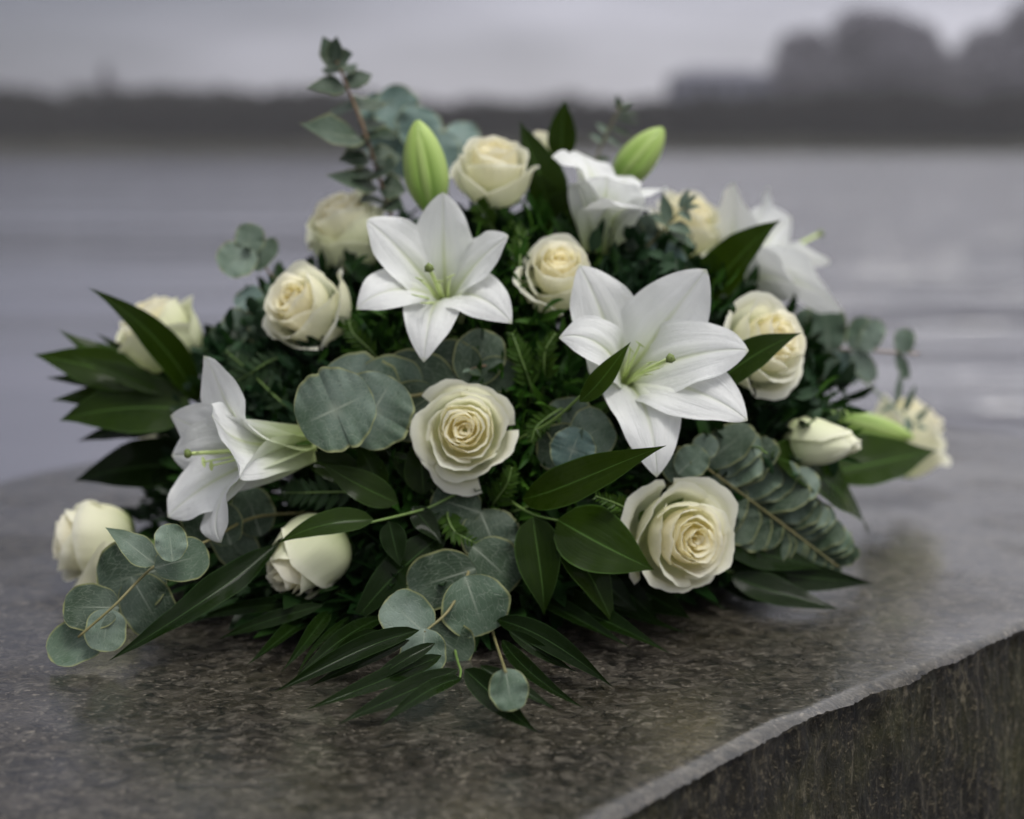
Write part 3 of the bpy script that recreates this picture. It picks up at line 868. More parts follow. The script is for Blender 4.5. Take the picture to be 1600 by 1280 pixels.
# small filler foliage: masses nobody could count
def filler(name, label, mat, spots, n, size, seed, slim=.45, depth_=(-.05, .004), bushy=.7):
    """leaflets in little sprays rooted inside the mound, around picture-independent spots on its surface"""
    rd = random.Random(seed); V, Fc = [], []
    for _ in range(n):
        c, sr = rd.choice(spots)
        d = Vector((rd.gauss(0, 1), rd.gauss(0, 1), rd.gauss(0, 1))) * sr * .55
        p = c + d
        q = Vector(((p[i] - EC[i]) / ER[i] for i in range(3)))
        if q.length < 1e-4: continue
        dep = rd.uniform(*depth_)
        nn = mound_n(p)
        p = EC + Vector((q[i] / q.length * ER[i] for i in range(3))) + nn * dep
        if p.z < .004 or (p.x > .155 and p.z < .10 - (p.x - .155) * .2) or (p.x > .24 and p.z < .12): continue
        ax = (nn * bushy + Vector((rd.gauss(0, 1), rd.gauss(0, 1), rd.gauss(0, 1))) * .6).normalized()
        sdv = ax.cross(Vector((rd.gauss(0, 1), rd.gauss(0, 1), rd.gauss(0, 1)))).normalized()
        n2 = ax.cross(sdv)
        L = size * rd.uniform(.55, 1.3); w = L * slim * rd.uniform(.7, 1.2)
        i = len(V)
        for (f, hw, b) in ((0, .06, 0), (.28, .42, .05), (.6, .46, .04), (.86, .22, -.02)):
            V.append(p + ax * (L * f) - sdv * (w * hw) + n2 * (L * (b + .07)))
            V.append(p + ax * (L * f) + n2 * (L * b))
            V.append(p + ax * (L * f) + sdv * (w * hw) + n2 * (L * (b + .07)))
        V.append(p + ax * L - n2 * (L * .07))
        for k in range(3):
            a = i + 3 * k
            Fc += [(a, a + 1, a + 4, a + 3), (a + 1, a + 2, a + 5, a + 4)]
        Fc += [(i + 9, i + 10, i + 12), (i + 10, i + 11, i + 12)]
    o = mesh_obj(name, V, Fc, MT[mat], None)
    tag(o, label, 'foliage', None, 'stuff')
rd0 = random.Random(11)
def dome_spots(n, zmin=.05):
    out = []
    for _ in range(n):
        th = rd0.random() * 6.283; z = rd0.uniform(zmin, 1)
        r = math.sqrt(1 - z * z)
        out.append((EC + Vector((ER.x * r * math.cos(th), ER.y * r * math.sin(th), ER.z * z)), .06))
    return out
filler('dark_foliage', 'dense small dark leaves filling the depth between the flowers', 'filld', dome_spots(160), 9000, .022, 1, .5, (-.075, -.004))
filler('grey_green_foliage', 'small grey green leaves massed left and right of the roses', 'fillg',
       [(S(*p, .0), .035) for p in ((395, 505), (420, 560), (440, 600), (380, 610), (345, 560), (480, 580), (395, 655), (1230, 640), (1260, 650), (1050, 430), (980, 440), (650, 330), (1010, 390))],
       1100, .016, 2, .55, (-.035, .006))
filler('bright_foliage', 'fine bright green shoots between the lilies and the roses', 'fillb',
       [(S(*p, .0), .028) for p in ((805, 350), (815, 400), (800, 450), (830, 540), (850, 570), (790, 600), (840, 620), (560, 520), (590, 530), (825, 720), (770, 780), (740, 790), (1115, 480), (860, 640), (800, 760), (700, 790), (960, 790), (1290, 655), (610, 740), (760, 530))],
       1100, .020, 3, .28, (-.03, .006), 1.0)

def skirt():  # low leaves added to deepen the contact shadow on the stone
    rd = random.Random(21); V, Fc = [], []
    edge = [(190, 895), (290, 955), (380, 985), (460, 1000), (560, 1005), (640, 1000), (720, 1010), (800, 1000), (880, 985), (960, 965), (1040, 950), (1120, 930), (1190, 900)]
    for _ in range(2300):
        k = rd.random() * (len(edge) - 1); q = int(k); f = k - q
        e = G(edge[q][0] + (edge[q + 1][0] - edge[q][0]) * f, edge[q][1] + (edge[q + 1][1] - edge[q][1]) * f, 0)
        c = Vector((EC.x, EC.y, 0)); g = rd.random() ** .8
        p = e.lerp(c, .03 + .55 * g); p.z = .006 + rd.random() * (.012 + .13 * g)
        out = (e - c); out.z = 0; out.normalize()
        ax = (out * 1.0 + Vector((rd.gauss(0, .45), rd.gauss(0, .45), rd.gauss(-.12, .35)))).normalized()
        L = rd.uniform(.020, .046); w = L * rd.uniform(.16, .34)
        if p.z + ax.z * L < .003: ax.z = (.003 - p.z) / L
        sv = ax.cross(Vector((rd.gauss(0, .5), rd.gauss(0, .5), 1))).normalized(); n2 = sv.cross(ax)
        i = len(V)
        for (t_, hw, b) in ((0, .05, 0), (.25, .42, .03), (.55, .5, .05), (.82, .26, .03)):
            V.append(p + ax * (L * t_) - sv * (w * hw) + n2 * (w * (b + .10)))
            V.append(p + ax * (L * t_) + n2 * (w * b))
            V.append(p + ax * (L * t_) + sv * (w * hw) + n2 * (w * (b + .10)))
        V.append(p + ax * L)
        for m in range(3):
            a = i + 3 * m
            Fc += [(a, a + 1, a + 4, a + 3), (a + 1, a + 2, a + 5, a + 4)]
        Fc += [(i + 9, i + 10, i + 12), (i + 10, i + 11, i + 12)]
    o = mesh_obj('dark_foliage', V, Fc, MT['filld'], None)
    tag(o, 'dark leaf skirt added to shade the stone round the foot of the arrangement', 'foliage', None, 'stuff')
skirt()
# --- roses
rose(727, 675, 84, (-.02, .10, 1), 'wide open cream rose facing forward at the centre of the arrangement', .030, n=22, openness=.84, seed=31, spin=.6)
rose(1064, 838, 98, (.34, -.02, .94), 'largest cream rose, low on the right above the bare stone', .035, n=21, openness=.74, seed=2, spin=2.2, el=1.05)
rose(480, 484, 78, (-.50, .38, .78), 'cream rose left of the upper lily, turned to the left', .022, n=18, openness=.55, seed=3, spin=.3, el=1.12)
rose(770, 270, 70, (.02, .80, .60), 'topmost upright cream rose beside the upright green lily bud', .0, Y=1.065, n=18, openness=.62, seed=4, spin=2.0, el=1.16)
rose(545, 362, 76, (-.30, .78, .45), 'green streaked cream rose half hidden behind the upper lily', .0, Y=1.10, n=17, openness=.45, seed=5, spin=1.0, el=1.15, green=.4)
rose(872, 432, 68, (.06, .58, .80), 'cream rose with green sepals between the two large lilies', .014, n=18, openness=.55, seed=6, spin=4.0, el=1.2)
rose(1190, 540, 82, (.55, .28, .78), 'cream rose with ruffled petals right of the large right lily', .006, Y=.985, n=20, openness=.75, seed=7, spin=.9, el=1.12)
rose(1068, 358, 72, (.35, .72, .55), 'soft blurred cream rose behind a eucalyptus tip, upper right', .0, Y=1.18, n=17, openness=.6, seed=8, spin=1.9, el=1.1)
rose(250, 528, 80, (-.42, .80, .35), 'pale cream rose behind the long dark leaves at the far left', .0, Y=1.08, n=17, openness=.45, seed=9, spin=.2, el=1.1, green=.3)
rose(147, 848, 78, (-.90, .10, .36), 'cream rose lying low on the stone at the far left, facing left', .0, Y=.99, n=17, openness=.35, seed=10, spin=1.2, el=1.15)
rose(1412, 680, 74, (.62, .70, .05), 'blurred cream rose lying on the stone at the far right', .0, Y=1.235, n=17, openness=.6, seed=11, spin=.5, el=1.2)
rose(846, 224, 26, (.1, .95, .2), 'small cream rose peeping out behind the topmost rose', .0, Y=1.2, n=14, openness=.4, seed=12)
rose(245, 698, 42, (-.8, .3, .1), 'faded cream rose tucked behind the left lily', .0, Y=1.13, n=16, openness=.4, seed=13)
rose(484, 870, 76, (-.56, -.52, .62), 'closed ivory rose bud low at the front left, pointing down', .030, n=16, openness=.10, seed=44, spin=1.4, el=1.25, green=.4, name='rose_bud', group='closed rose buds of the arrangement')
rose(1278, 692, 50, (.94, -.05, .30), 'green white closed rose bud pointing right, right of the arrangement', .0, Y=.99, n=16, openness=.0, seed=15, spin=.4, el=1.6, green=.8, name='rose_bud', group='closed rose buds of the arrangement')

# --- lilies
DEEP = .040
def tips(T, lst):
    """petal tips from picture places; the last number is how much nearer to the viewer than the throat they are"""
    out = []
    for (x, y, near, w, rec, cup, push, *tw) in lst:
        s = depth(T) - near - DEEP
        out.append((CAM + ray(x, y) * s, w, rec, cup, push, tw[0] if tw else 0.0))
    return out
T1 = S(700, 500, -.030)
A1 = cdir(-.05, .50, .86)
dn = lambda T, x, y, near: CAM + ray(x, y) * (depth(T) - near - DEEP)
lily(T1, A1, tips(T1, [
    (572, 343, .034, 116, .14, .26, .62), (795, 369, .040, 102, .14, .28, .62),
    (662, 566, .052, 96, .34, .14, .95),
    (692, 300, .016, 106, .12, .22, .60), (557, 484, .040, 100, .34, .16, .85), (800, 506, .046, 98, .34, .16, .85)]),
    'white lily open beside the topmost rose, the upper of the two wide open lilies', 1,
    [dn(T1, 655, 436, .045), dn(T1, 704, 432, .045), dn(T1, 650, 462, .048), dn(T1, 664, 474, .050), dn(T1, 686, 440, .046)],
    dn(T1, 671, 420, .060))
T2 = S(964, 614, -.022)
A2 = cdir(.12, .35, .90)
lily(T2, A2, tips(T2, [
    (1104, 421, .030, 138, .12, .24, .6), (1170, 548, .045, 126, .26, .20, .7), (1026, 746, .046, 118, .36, .14, .9),
    (905, 414, .022, 126, .16, .24, .6), (873, 528, .046, 98, .42, .14, .95), (1168, 658, .055, 124, .26, .16, .7)]),
    'largest white lily, wide open on the right with six broad petals', 2,
    [dn(T2, 985, 545, .050), dn(T2, 1000, 538, .052), dn(T2, 1018, 566, .055), dn(T2, 1030, 575, .055), dn(T2, 1012, 585, .055)],
    dn(T2, 1046, 561, .066))
T3 = S(488, 692, .030)
DEEP = 0
A3 = cdir(-.90, -.16, .40)
lily(T3, A3, tips(T3, [
    (318, 556, .030, 104, .06, .20, .95, -.75),
    (266, 650, .004, 120, .10, .20, .85, -.3), (346, 848, .046, 122, .30, .18, 1.0, .45),
    (262, 808, .020, 118, .16, .20, .85, .35), (331, 650, .070, 138, .12, .10, .95), (268, 712, .004, 124, .12, .20, .85)]),
    'white lily seen from the side at the left, its trumpet opening to the left', 3,
    [dn(T3, 308, 707, .030), dn(T3, 318, 722, .030), dn(T3, 330, 728, .034)], dn(T3, 297, 709, .032))
T4 = P(936, 398, 1.045)
A4 = cdir(.12, .92, .10)
lily(T4, A4, tips(T4, [
    (862, 246, .014, 104, .30, .16, 1.0, .5), (1004, 324, .036, 120, .20, .20, 1.0), (948, 276, .032, 126, .18, .25, 1.0),
    (900, 236, -.020, 104, .20, .2, .9), (1044, 300, -.02, 104, .25, .2, .9), (985, 275, -.03, 80, .2, .2, .9)]),
    'white lily trumpet seen from behind at the top, below the leaning lily bud', 4)
T5 = P(1098, 468, 1.16)
A5 = cdir(.66, .52, -.20)
lily(T5, A5, tips(T5, [
    (1146, 286, .02, 120, .10, .2, .7), (1316, 486, .05, 130, .22, .2, .85), (1236, 340, -.04, 130, .12, .2, .7),
    (1250, 452, .06, 126, .2, .25, .85), (1200, 292, -.03, 116, .15, .2, .7), (1296, 412, -.02, 118, .2, .2, .8)]),
    'blurred white lily at the upper right with its long pistil pointing out to the right', 5, [], P(1280, 366, 1.22))

# --- lily buds
lily_bud(P(678, 338, 1.03), P(652, 188, 1.03), 66, 'upright pale green lily bud behind the upper lily', 21)
lily_bud(P(958, 296, 1.12), P(1036, 200, 1.12), 55, 'leaning pale green lily bud at the upper right', 22)
lily_bud(P(1285, 650, 1.16), P(1428, 684, 1.14), 40, 'slim green lily bud pointing right beside the far right rose', 23)

# --- ruscus sprigs (pointed dark glossy leaves)
sprig('ruscus_sprig', 'fan of long pointed leaves reaching out left below the pale rose', 'leafy sprig', RUS,
      [pt(330, 650, yy(1.05)), pt(262, 622, yy(1.05)), pt(205, 590, yy(1.05))],
      [lf(312, 632, 137, 449, 50, 'ruscus', yy(1.045), yy(1.0), bend=.10, lift=.06),
       lf(240, 592, 90, 514, 36, 'fresh', yy(1.06), yy(1.06), bend=-.02),
       lf(232, 606, 52, 554, 56, 'fresh', yy(1.04), yy(1.04), bend=.05, lift=.05),
       lf(262, 615, 112, 556, 30, 'ruscus', yy(1.035), yy(1.02)),
       lf(240, 622, 80, 626, 36, 'ruscus', yy(1.05), yy(1.04), bend=.04),
       lf(270, 600, 150, 520, 26, 'dark', yy(1.07), yy(1.07)), lf(285, 655, 120, 690, 40, 'dark', yy(1.05), yy(1.05), bend=.03), lf(250, 600, 70, 590, 26, 'dark', yy(1.06), yy(1.05)),
       lf(300, 640, 92, 658, 78, 'ruscus', yy(1.03), yy(1.02), prof_ovate, bend=.05, lift=.05)], MT['stem'])
sprig('ruscus_sprig', 'single broad dark leaf left of the side facing lily, above the low rose', 'leafy sprig', RUS,
      [pt(335, 740, yy(1.06)), pt(300, 735, yy(1.06))],
      [lf(318, 730, 115, 752, 72, 'dark', yy(1.05), yy(1.04), prof_ovate, bend=.07, lift=.05)], MT['stem'])
sprig('ruscus_sprig', 'sprig of glossy leaves hanging across the closed ivory rose bud', 'leafy sprig', RUS,
      [pt(720, 770, .012), pt(665, 795, .024), pt(585, 815, .050), pt(572, 818, .052)],
      [lf(584, 812, 434, 850, 38, 'ruscus', .050, .085, bend=.07, lift=.08),
       lf(622, 786, 500, 722, 46, 'ruscus', .030, .050, bend=-.04),
       lf(608, 815, 626, 886, 38, 'dark', .042, .046, prof_ovate),
       lf(646, 792, 690, 850, 34, 'dark', .026, .032, prof_ovate),
       lf(700, 830, 540, 992, 54, 'dark', .020, .050, bend=.05, lift=.06, fold=.3),
       lf(560, 955, 462, 1062, 10, 'dark', .045, gg(.010), bend=.05)], MT['stem'])
sprig('ruscus_sprig', 'dark upright leaves between the eucalyptus discs and the centre rose', 'leafy sprig', RUS,
      [pt(690, 780, .004), pt(650, 740, .010)],
      [lf(662, 772, 652, 674, 52, 'ruscus', .012, .018, prof_ovate),
       lf(690, 770, 600, 700, 44, 'dark', .006, .014), lf(600, 770, 555, 690, 40, 'ruscus', .010, .016),
       lf(570, 745, 460, 715, 44, 'ruscus', .010, .030)], MT['stem'])
sprig('ruscus_sprig', 'large arching leaf pointing up right between the centre rose and the largest rose', 'leafy sprig', RUS,
      [pt(800, 800, .006), pt(830, 790, .014)],
      [lf(816, 780, 1042, 696, 58, 'fresh', .018, .112, bend=.07, lift=.06)], MT['stem'])
sprig('ruscus_sprig', 'sprig of broad pointed leaves hanging down left of the largest rose', 'leafy sprig', RUS,
      [pt(800, 785, .008), pt(835, 805, .024), pt(880, 815, .034)],
      [lf(872, 812, 1022, 891, 92, 'fresh', .034, .062, prof_ovate, bend=.04, lift=.05),
       lf(833, 808, 850, 962, 66, 'ruscus', .030, .048, prof_ovate, lift=.04),
       lf(872, 818, 960, 980, 62, 'ruscus', .032, .052, bend=-.03, lift=.04),
       lf(905, 880, 1000, 960, 40, 'dark', .008, .02)], MT['stem'])
sprig('ruscus_sprig', 'narrow leaf standing in front of the largest lily throat', 'leafy sprig', RUS,
      [pt(790, 700, .0), pt(860, 660, .030), pt(912, 615, .062)],
      [lf(905, 628, 986, 534, 32, 'fresh', .060, .092, bend=.08, lift=.04)], MT['stem'], .0011, .0010)
sprig('ruscus_sprig', 'pointed leaf crossing the ruffled rose at the right', 'leafy sprig', RUS,
      [pt(1090, 640, .0), pt(1110, 610, .02)],
      [lf(1108, 608, 1253, 520, 54, 'ruscus', .045, yy(.925), bend=-.05, lift=.05)], MT['stem'])
sprig('ruscus_sprig', 'upright pointed leaf rising right of the largest lily', 'leafy sprig', RUS,
      [pt(1080, 520, yy(1.09)), pt(1095, 480, yy(1.08))],
      [lf(1092, 478, 1221, 343, 72, 'fresh', yy(1.075), yy(1.05), bend=-.05),
       lf(1125, 475, 1206, 458, 26, 'ruscus', yy(1.09), yy(1.09), bend=.12)], MT['stem'])
sprig('ruscus_sprig', 'cluster of upright dark leaves right of the topmost rose', 'leafy sprig', RUS,
      [pt(850, 400, yy(1.10)), pt(865, 330, yy(1.10)), pt(872, 250, yy(1.12))],
      [lf(872, 330, 812, 188, 66, 'ruscus', yy(1.09), yy(1.08), bend=-.03),
       lf(876, 250, 883, 154, 42, 'ruscus', yy(1.13), yy(1.13), prof_ovate),
       lf(852, 372, 932, 284, 58, 'ruscus', yy(1.08), yy(1.07), bend=-.04),
       lf(865, 345, 840, 270, 46, 'ruscus', yy(1.085), yy(1.08))], MT['stem'])
sprig('ruscus_sprig', 'broad leaf pointing right beside the far right blurred rose', 'leafy sprig', RUS,
      [pt(1200, 700, yy(1.08)), pt(1290, 735, yy(1.09))],
      [lf(1278, 738, 1466, 704, 82, 'fresh', yy(1.09), yy(1.12), prof_ovate, bend=.04)], MT['stem'])
sprig('ruscus_sprig', 'long dark leaf bending down onto the stone at the right', 'leafy sprig', RUS,
      [pt(1170, 700, yy(.96)), pt(1198, 708, yy(.925))],
      [lf(1205, 712, 1358, 842, 60, 'ruscus', yy(.955), gg(.012), bend=-.06, lift=.05)], MT['stem'])
sprig('ruscus_sprig', 'dark wet leaves lying on the stone right of the largest rose', 'leafy sprig', RUS,
      [pt(1090, 880, gg(.035)), pt(1150, 895, gg(.022))],
      [lf(1130, 880, 1365, 912, 46, 'dark', gg(.030), gg(.006), bend=.04), lf(1140, 900, 1312, 952, 44, 'dark', gg(.022), gg(.005), bend=.02),
       lf(1120, 905, 1270, 940, 40, 'dark', gg(.016), gg(.004)), lf(1120, 850, 1290, 890, 50, 'dark', gg(.045), gg(.020)),
       lf(960, 900, 1080, 968, 56, 'dark', gg(.024), gg(.005)), lf(940, 890, 1030, 975, 42, 'dark', gg(.03), gg(.006))], MT['stem'])
def fan(cx, cy, spec, seed):
    rd = random.Random(seed); out = []
    for (bx, by, tx, ty, w) in spec:
        z = rd.uniform(.012, .030)
        out.append(lf(bx, by, tx, ty, w, 'dark', gg(z), gg(rd.uniform(.004, .008)), bend=rd.uniform(-.07, .08), lift=rd.uniform(.03, .09), fold=.35, rnd=rd))
    return out
sprig('ruscus_sprig', 'long slender dark leaves spread flat on the stone at the front right', 'leafy sprig', RUS,
      [pt(770, 905, gg(.012)), pt(790, 960, gg(.014))],
      fan(780, 950, [(800, 918, 1048, 1022, 44), (775, 968, 958, 1074, 36), (785, 1000, 915, 1108, 24), (840, 905, 1012, 968, 34), (830, 930, 985, 1012, 26), (795, 985, 900, 1050, 22), (870, 900, 1075, 990, 26)], 3), MT['stem'])
sprig('ruscus_sprig', 'slender dark leaves spread flat on the stone at the front edge', 'leafy sprig', RUS,
      [pt(712, 990, gg(.006)), pt(720, 1048, gg(.008)), pt(718, 1062, gg(.007))],
      fan(720, 1050, [(716, 1046, 528, 1132, 34), (722, 1060, 594, 1134, 24), (726, 1046, 840, 1144, 42), (690, 1024, 476, 1110, 30), (655, 985, 428, 1082, 32), (600, 965, 455, 1066, 26),
                      (680, 1005, 560, 1085, 22), (640, 1000, 480, 1075, 20), (750, 1040, 870, 1110, 22), (590, 985, 500, 1050, 22)], 4), MT['stem'])
sprig('ruscus_sprig', 'slim dark leaves reaching over the stone below the closed ivory bud', 'leafy sprig', RUS,
      [pt(520, 930, gg(.02)), pt(500, 950, gg(.014))],
      fan(500, 950, [(505, 945, 340, 1000, 22), (500, 955, 385, 1040, 24), (515, 955, 440, 1050, 22), (490, 940, 300, 970, 20), (480, 930, 330, 945, 20)], 6), MT['stem'])
sprig('aspidistra_leaf_sprig', 'long glossy blade lying on the stone from the ivory bud to the left', 'leafy sprig', RUS,
      [pt(450, 845, .01), pt(425, 858, gg(.06))],
      [lf(432, 852, 168, 1034, 42, 'dark', gg(.062), gg(.008), bend=-.05, lift=.03, wave=.22, fold=.35, nu=30)], MT['stem'])

# --- eucalyptus sprigs
def disc(cx, cy, rx, mat='euc', o=.012, tilt=(0, 0), base=None, ry=None):
    """round leaf; base = picture place of its joint (defaults to a point on its rim)"""
    ry = ry or rx
    if base is None: base = (cx + rx * .9, cy)
    d = Vector((cx - base[0], cy - base[1]))
    if d.length < 1e-3: d = Vector((-1, 0))
    d.normalize()
    b = (cx - d.x * rx, cy - d.y * rx); e = (cx + d.x * rx, cy + d.y * rx)
    def go(t):
        c = pt(cx, cy, o)
        toc = (CAM - c).normalized()
        nrm = (toc + RGT * tilt[0] + UPV * tilt[1]).normalized()
        # both ends in the plane of the leaf
        def onp(x, y):
            r = ray(x, y); return CAM + r * ((c - CAM).dot(nrm) / r.dot(nrm))
        return leaf(t, onp(*b), onp(*e), ry * 2, MT[mat], prof_round, nrm, fold=random.uniform(.02, .26), lift=random.uniform(-.02, .10), wave=random.uniform(.05, .14), nu=19, nv=11)
    return go
def pair(cx, cy, r, mat='euc', o=.012, tilt=(0, 0), ang=180, ry=None):
    """two opposite leaves grown together round the twig: a disc with its joint in the middle"""
    def go(t):
        c = pt(cx, cy, o); nrm = ((CAM - c).normalized() + RGT * tilt[0] + UPV * tilt[1]).normalized()
        def onp(x, y):
            q = ray(x, y); return CAM + q * ((c - CAM).dot(nrm) / q.dot(nrm))
        for sg in (0, 180):
            an = R(ang + sg)
            leaf(t, c, onp(cx + r * math.cos(an), cy - r * math.sin(an)), (ry or r) * 2, MT[mat], prof_half, nrm, fold=.10, lift=.04, wave=.05, nu=15, nv=13)
    return go
sprig('eucalyptus_sprig', 'tallest eucalyptus sprig with narrow paired leaves at the upper left', 'eucalyptus sprig', EUC,
      [pt(640, 420, yy(1.10)), pt(610, 335, yy(1.10)), pt(570, 205, yy(1.10)), pt(540, 130, yy(1.10)), pt(522, 85, yy(1.10))],
      [lf(522, 96, 504, 56, 28, 'eucd', yy(1.10), yy(1.10), prof_lance), lf(523, 96, 526, 56, 26, 'eucd', yy(1.095), yy(1.09), prof_lance),
       lf(524, 104, 552, 84, 20, 'eucd', yy(1.10), yy(1.09), prof_lance), lf(523, 104, 497, 82, 20, 'eucd', yy(1.10), yy(1.10), prof_lance),
       lf(540, 136, 478, 137, 27, 'eucd', yy(1.10), yy(1.09), prof_ovate, bend=-.03), lf(541, 136, 582, 116, 27, 'eucd', yy(1.10), yy(1.11), prof_lance),
       lf(553, 170, 515, 172, 24, 'eucd', yy(1.10), yy(1.12), prof_lance), lf(555, 172, 610, 160, 30, 'eucd', yy(1.10), yy(1.13), prof_lance),
       lf(562, 215, 468, 193, 32, 'eucd', yy(1.10), yy(1.06), prof_lance, bend=-.10), lf(567, 222, 618, 218, 22, 'eucd', yy(1.10), yy(1.07), prof_ovate, bend=-.12),
       lf(576, 248, 528, 252, 32, 'eucd', yy(1.10), yy(1.09), prof_lance), lf(577, 248, 628, 246, 34, 'eucd', yy(1.10), yy(1.11), prof_lance),
       lf(589, 292, 508, 273, 24, 'eucd', yy(1.10), yy(1.07), prof_lance, bend=-.08), lf(592, 292, 636, 300, 34, 'eucd', yy(1.10), yy(1.10), prof_lance),
       lf(564, 200, 604, 190, 28, 'eucd', yy(1.10), yy(1.12), prof_lance),
       lf(533, 112, 502, 108, 20, 'eucd', yy(1.10), yy(1.11), prof_lance), lf(533, 114, 560, 100, 20, 'eucd', yy(1.10), yy(1.11), prof_lance),
       
       lf(572, 232, 540, 228, 24, 'eucd', yy(1.10), yy(1.12), prof_lance), lf(583, 268, 620, 262, 28, 'eucd', yy(1.10), yy(1.08), prof_lance),
       lf(583, 268, 548, 280, 24, 'eucd', yy(1.10), yy(1.08), prof_lance), lf(598, 312, 560, 318, 24, 'eucd', yy(1.10), yy(1.08), prof_lance), lf(600, 318, 632, 326, 26, 'eucd', yy(1.10), yy(1.09), prof_lance)], MT['rtwig'], .0020, .0010)
sprig('eucalyptus_sprig', 'soft pale blue eucalyptus cluster behind the upright lily bud', 'eucalyptus sprig', EUC,
      [pt(700, 320, yy(1.2)), pt(690, 240, yy(1.21)), pt(630, 175, yy(1.22))],
      [disc(618, 172, 36, 'eucb', yy(1.22), (.3, .3), (640, 190)), disc(652, 200, 36, 'eucb', yy(1.21), (.5, .1), (650, 225)), disc(600, 220, 34, 'eucb', yy(1.23), (.2, .2), (630, 230)),
       disc(690, 235, 30, 'eucb', yy(1.20), (.3, .4), (690, 255)), disc(722, 218, 28, 'eucb', yy(1.22), (.1, .6), (720, 245)), disc(640, 250, 34, 'eucb', yy(1.22), (.1, .2), (660, 260)), disc(588, 172, 26, 'eucb', yy(1.22), (.1, .2), (605, 190))], MT['twig'])
sprig('eucalyptus_sprig', 'small eucalyptus tip of three round leaves at the left, above the cream rose', 'eucalyptus sprig', EUC,
      [pt(455, 480, yy(1.10)), pt(425, 432, yy(1.09)), pt(392, 388, yy(1.08))],
      [disc(390, 373, 24, 'euc', yy(1.075), (.1, .2), (388, 395)), disc(371, 407, 30, 'euc', yy(1.065), (-.1, .5), (390, 395)), disc(413, 398, 30, 'euc', yy(1.085), (1.0, .1), (398, 415), 16),
       lf(383, 392, 366, 380, 9, 'euc', yy(1.08), yy(1.08), prof_ovate), lf(390, 392, 378, 384, 8, 'euc', yy(1.07), yy(1.06), prof_ovate)], MT['rtwig'], .0014, .0007)
sprig('eucalyptus_sprig', 'overlapping large round eucalyptus leaves left of the centre rose', 'eucalyptus sprig', EUC,
      [pt(720, 610, .010), pt(650, 618, .024), pt(570, 626, .040), pt(528, 638, .052)],
      [pair(524, 640, 63, 'euc', .070, (-.15, .05), 205, 66), pair(562, 616, 66, 'euc2', .034, (.05, .10), 160, 64), pair(584, 642, 60, 'euc2', .048, (.1, .0), 240, 62),
       disc(608, 612, 54, 'euc', .022, (.2, .1), (640, 615), 56), disc(652, 603, 62, 'eucd', .014, (.1, .15), (690, 612), 56), disc(640, 640, 52, 'eucd', .012, (.1, -.2), (670, 620), 46)], MT['twig'], .0016, .0010)
sprig('eucalyptus_sprig', 'dark round eucalyptus leaves above the centre rose, below the upper lily', 'eucalyptus sprig', EUC,
      [pt(800, 590, -.006), pt(760, 572, .010), pt(735, 578, .018)],
      [disc(748, 560, 46, 'eucd', .010, (.1, .3), (735, 590), 40), disc(712, 568, 42, 'eucd', .010, (-.2, .2), (738, 578), 36), disc(775, 585, 36, 'eucd', .006, (.2, 0), (745, 580), 28),
       lf(736, 578, 752, 588, 12, 'eucd', .02, .026, prof_ovate), lf(735, 577, 722, 582, 6, 'euc', .02, .026, prof_ovate)], MT['rtwig'], .0012, .0007)
sprig('eucalyptus_sprig', 'round eucalyptus rosette with a bluish front leaf below the largest lily', 'eucalyptus sprig', EUC,
      [pt(905, 720, -.012), pt(902, 692, .024)],
      [disc(892, 664, 44, 'eucd', .008, (.0, .3), (900, 700), 40), disc(925, 676, 34, 'euc', .020, (.3, .1), (900, 690), 40), disc(884, 700, 46, 'eucd', .012, (-.2, 0), (905, 700), 40),
       pair(895, 703, 36, 'eucb', .032, (-.05, -.1), 250, 36), lf(900, 690, 888, 664, 20, 'euc', .030, .036, prof_ovate), lf(902, 690, 912, 668, 9, 'euc', .032, .040, prof_ovate)], MT['twig'], .0014, .0010)
sprig('eucalyptus_sprig', 'large round eucalyptus leaves hanging over the stone at the front centre', 'eucalyptus sprig', EUC,
      [pt(765, 800, .004), pt(745, 850, .017), pt(728, 905, .050), pt(700, 955, .074), pt(663, 988, .092)],
      [disc(765, 838, 44, 'eucd', .018, (.2, .2), (750, 800), 46), disc(772, 885, 46, 'eucd', .030, (.3, 0), (745, 860), 44), disc(690, 906, 56, 'eucd', .044, (-.2, .1), (740, 890), 46), 
       disc(742, 946, 48, 'euc', .062, (.1, -.1), (728, 905), 54), disc(712, 790, 40, 'eucd', .016, (-.1, .3), (745, 800), 36),
       disc(700, 1008, 42, 'eucd', .072, (.1, -.1), (668, 985), 40), disc(637, 965, 44, 'euc', .084, (-.1, .1), (665, 990), 42), disc(661, 1018, 36, 'euc', .096, (.0, -.1), (663, 988), 38)], MT['twig'], .0011, .0009)
sprig('eucalyptus_sprig', 'single small round eucalyptus leaf on a thin stalk at the front', 'eucalyptus sprig', EUC,
      [pt(755, 930, .030), pt(772, 995, .060), pt(790, 1050, gg(.040))],
      [disc(795, 1078, 34, 'euc', gg(.026), (.0, .15), (790, 1048), 31)], MT['twig'], .0011, .0009)
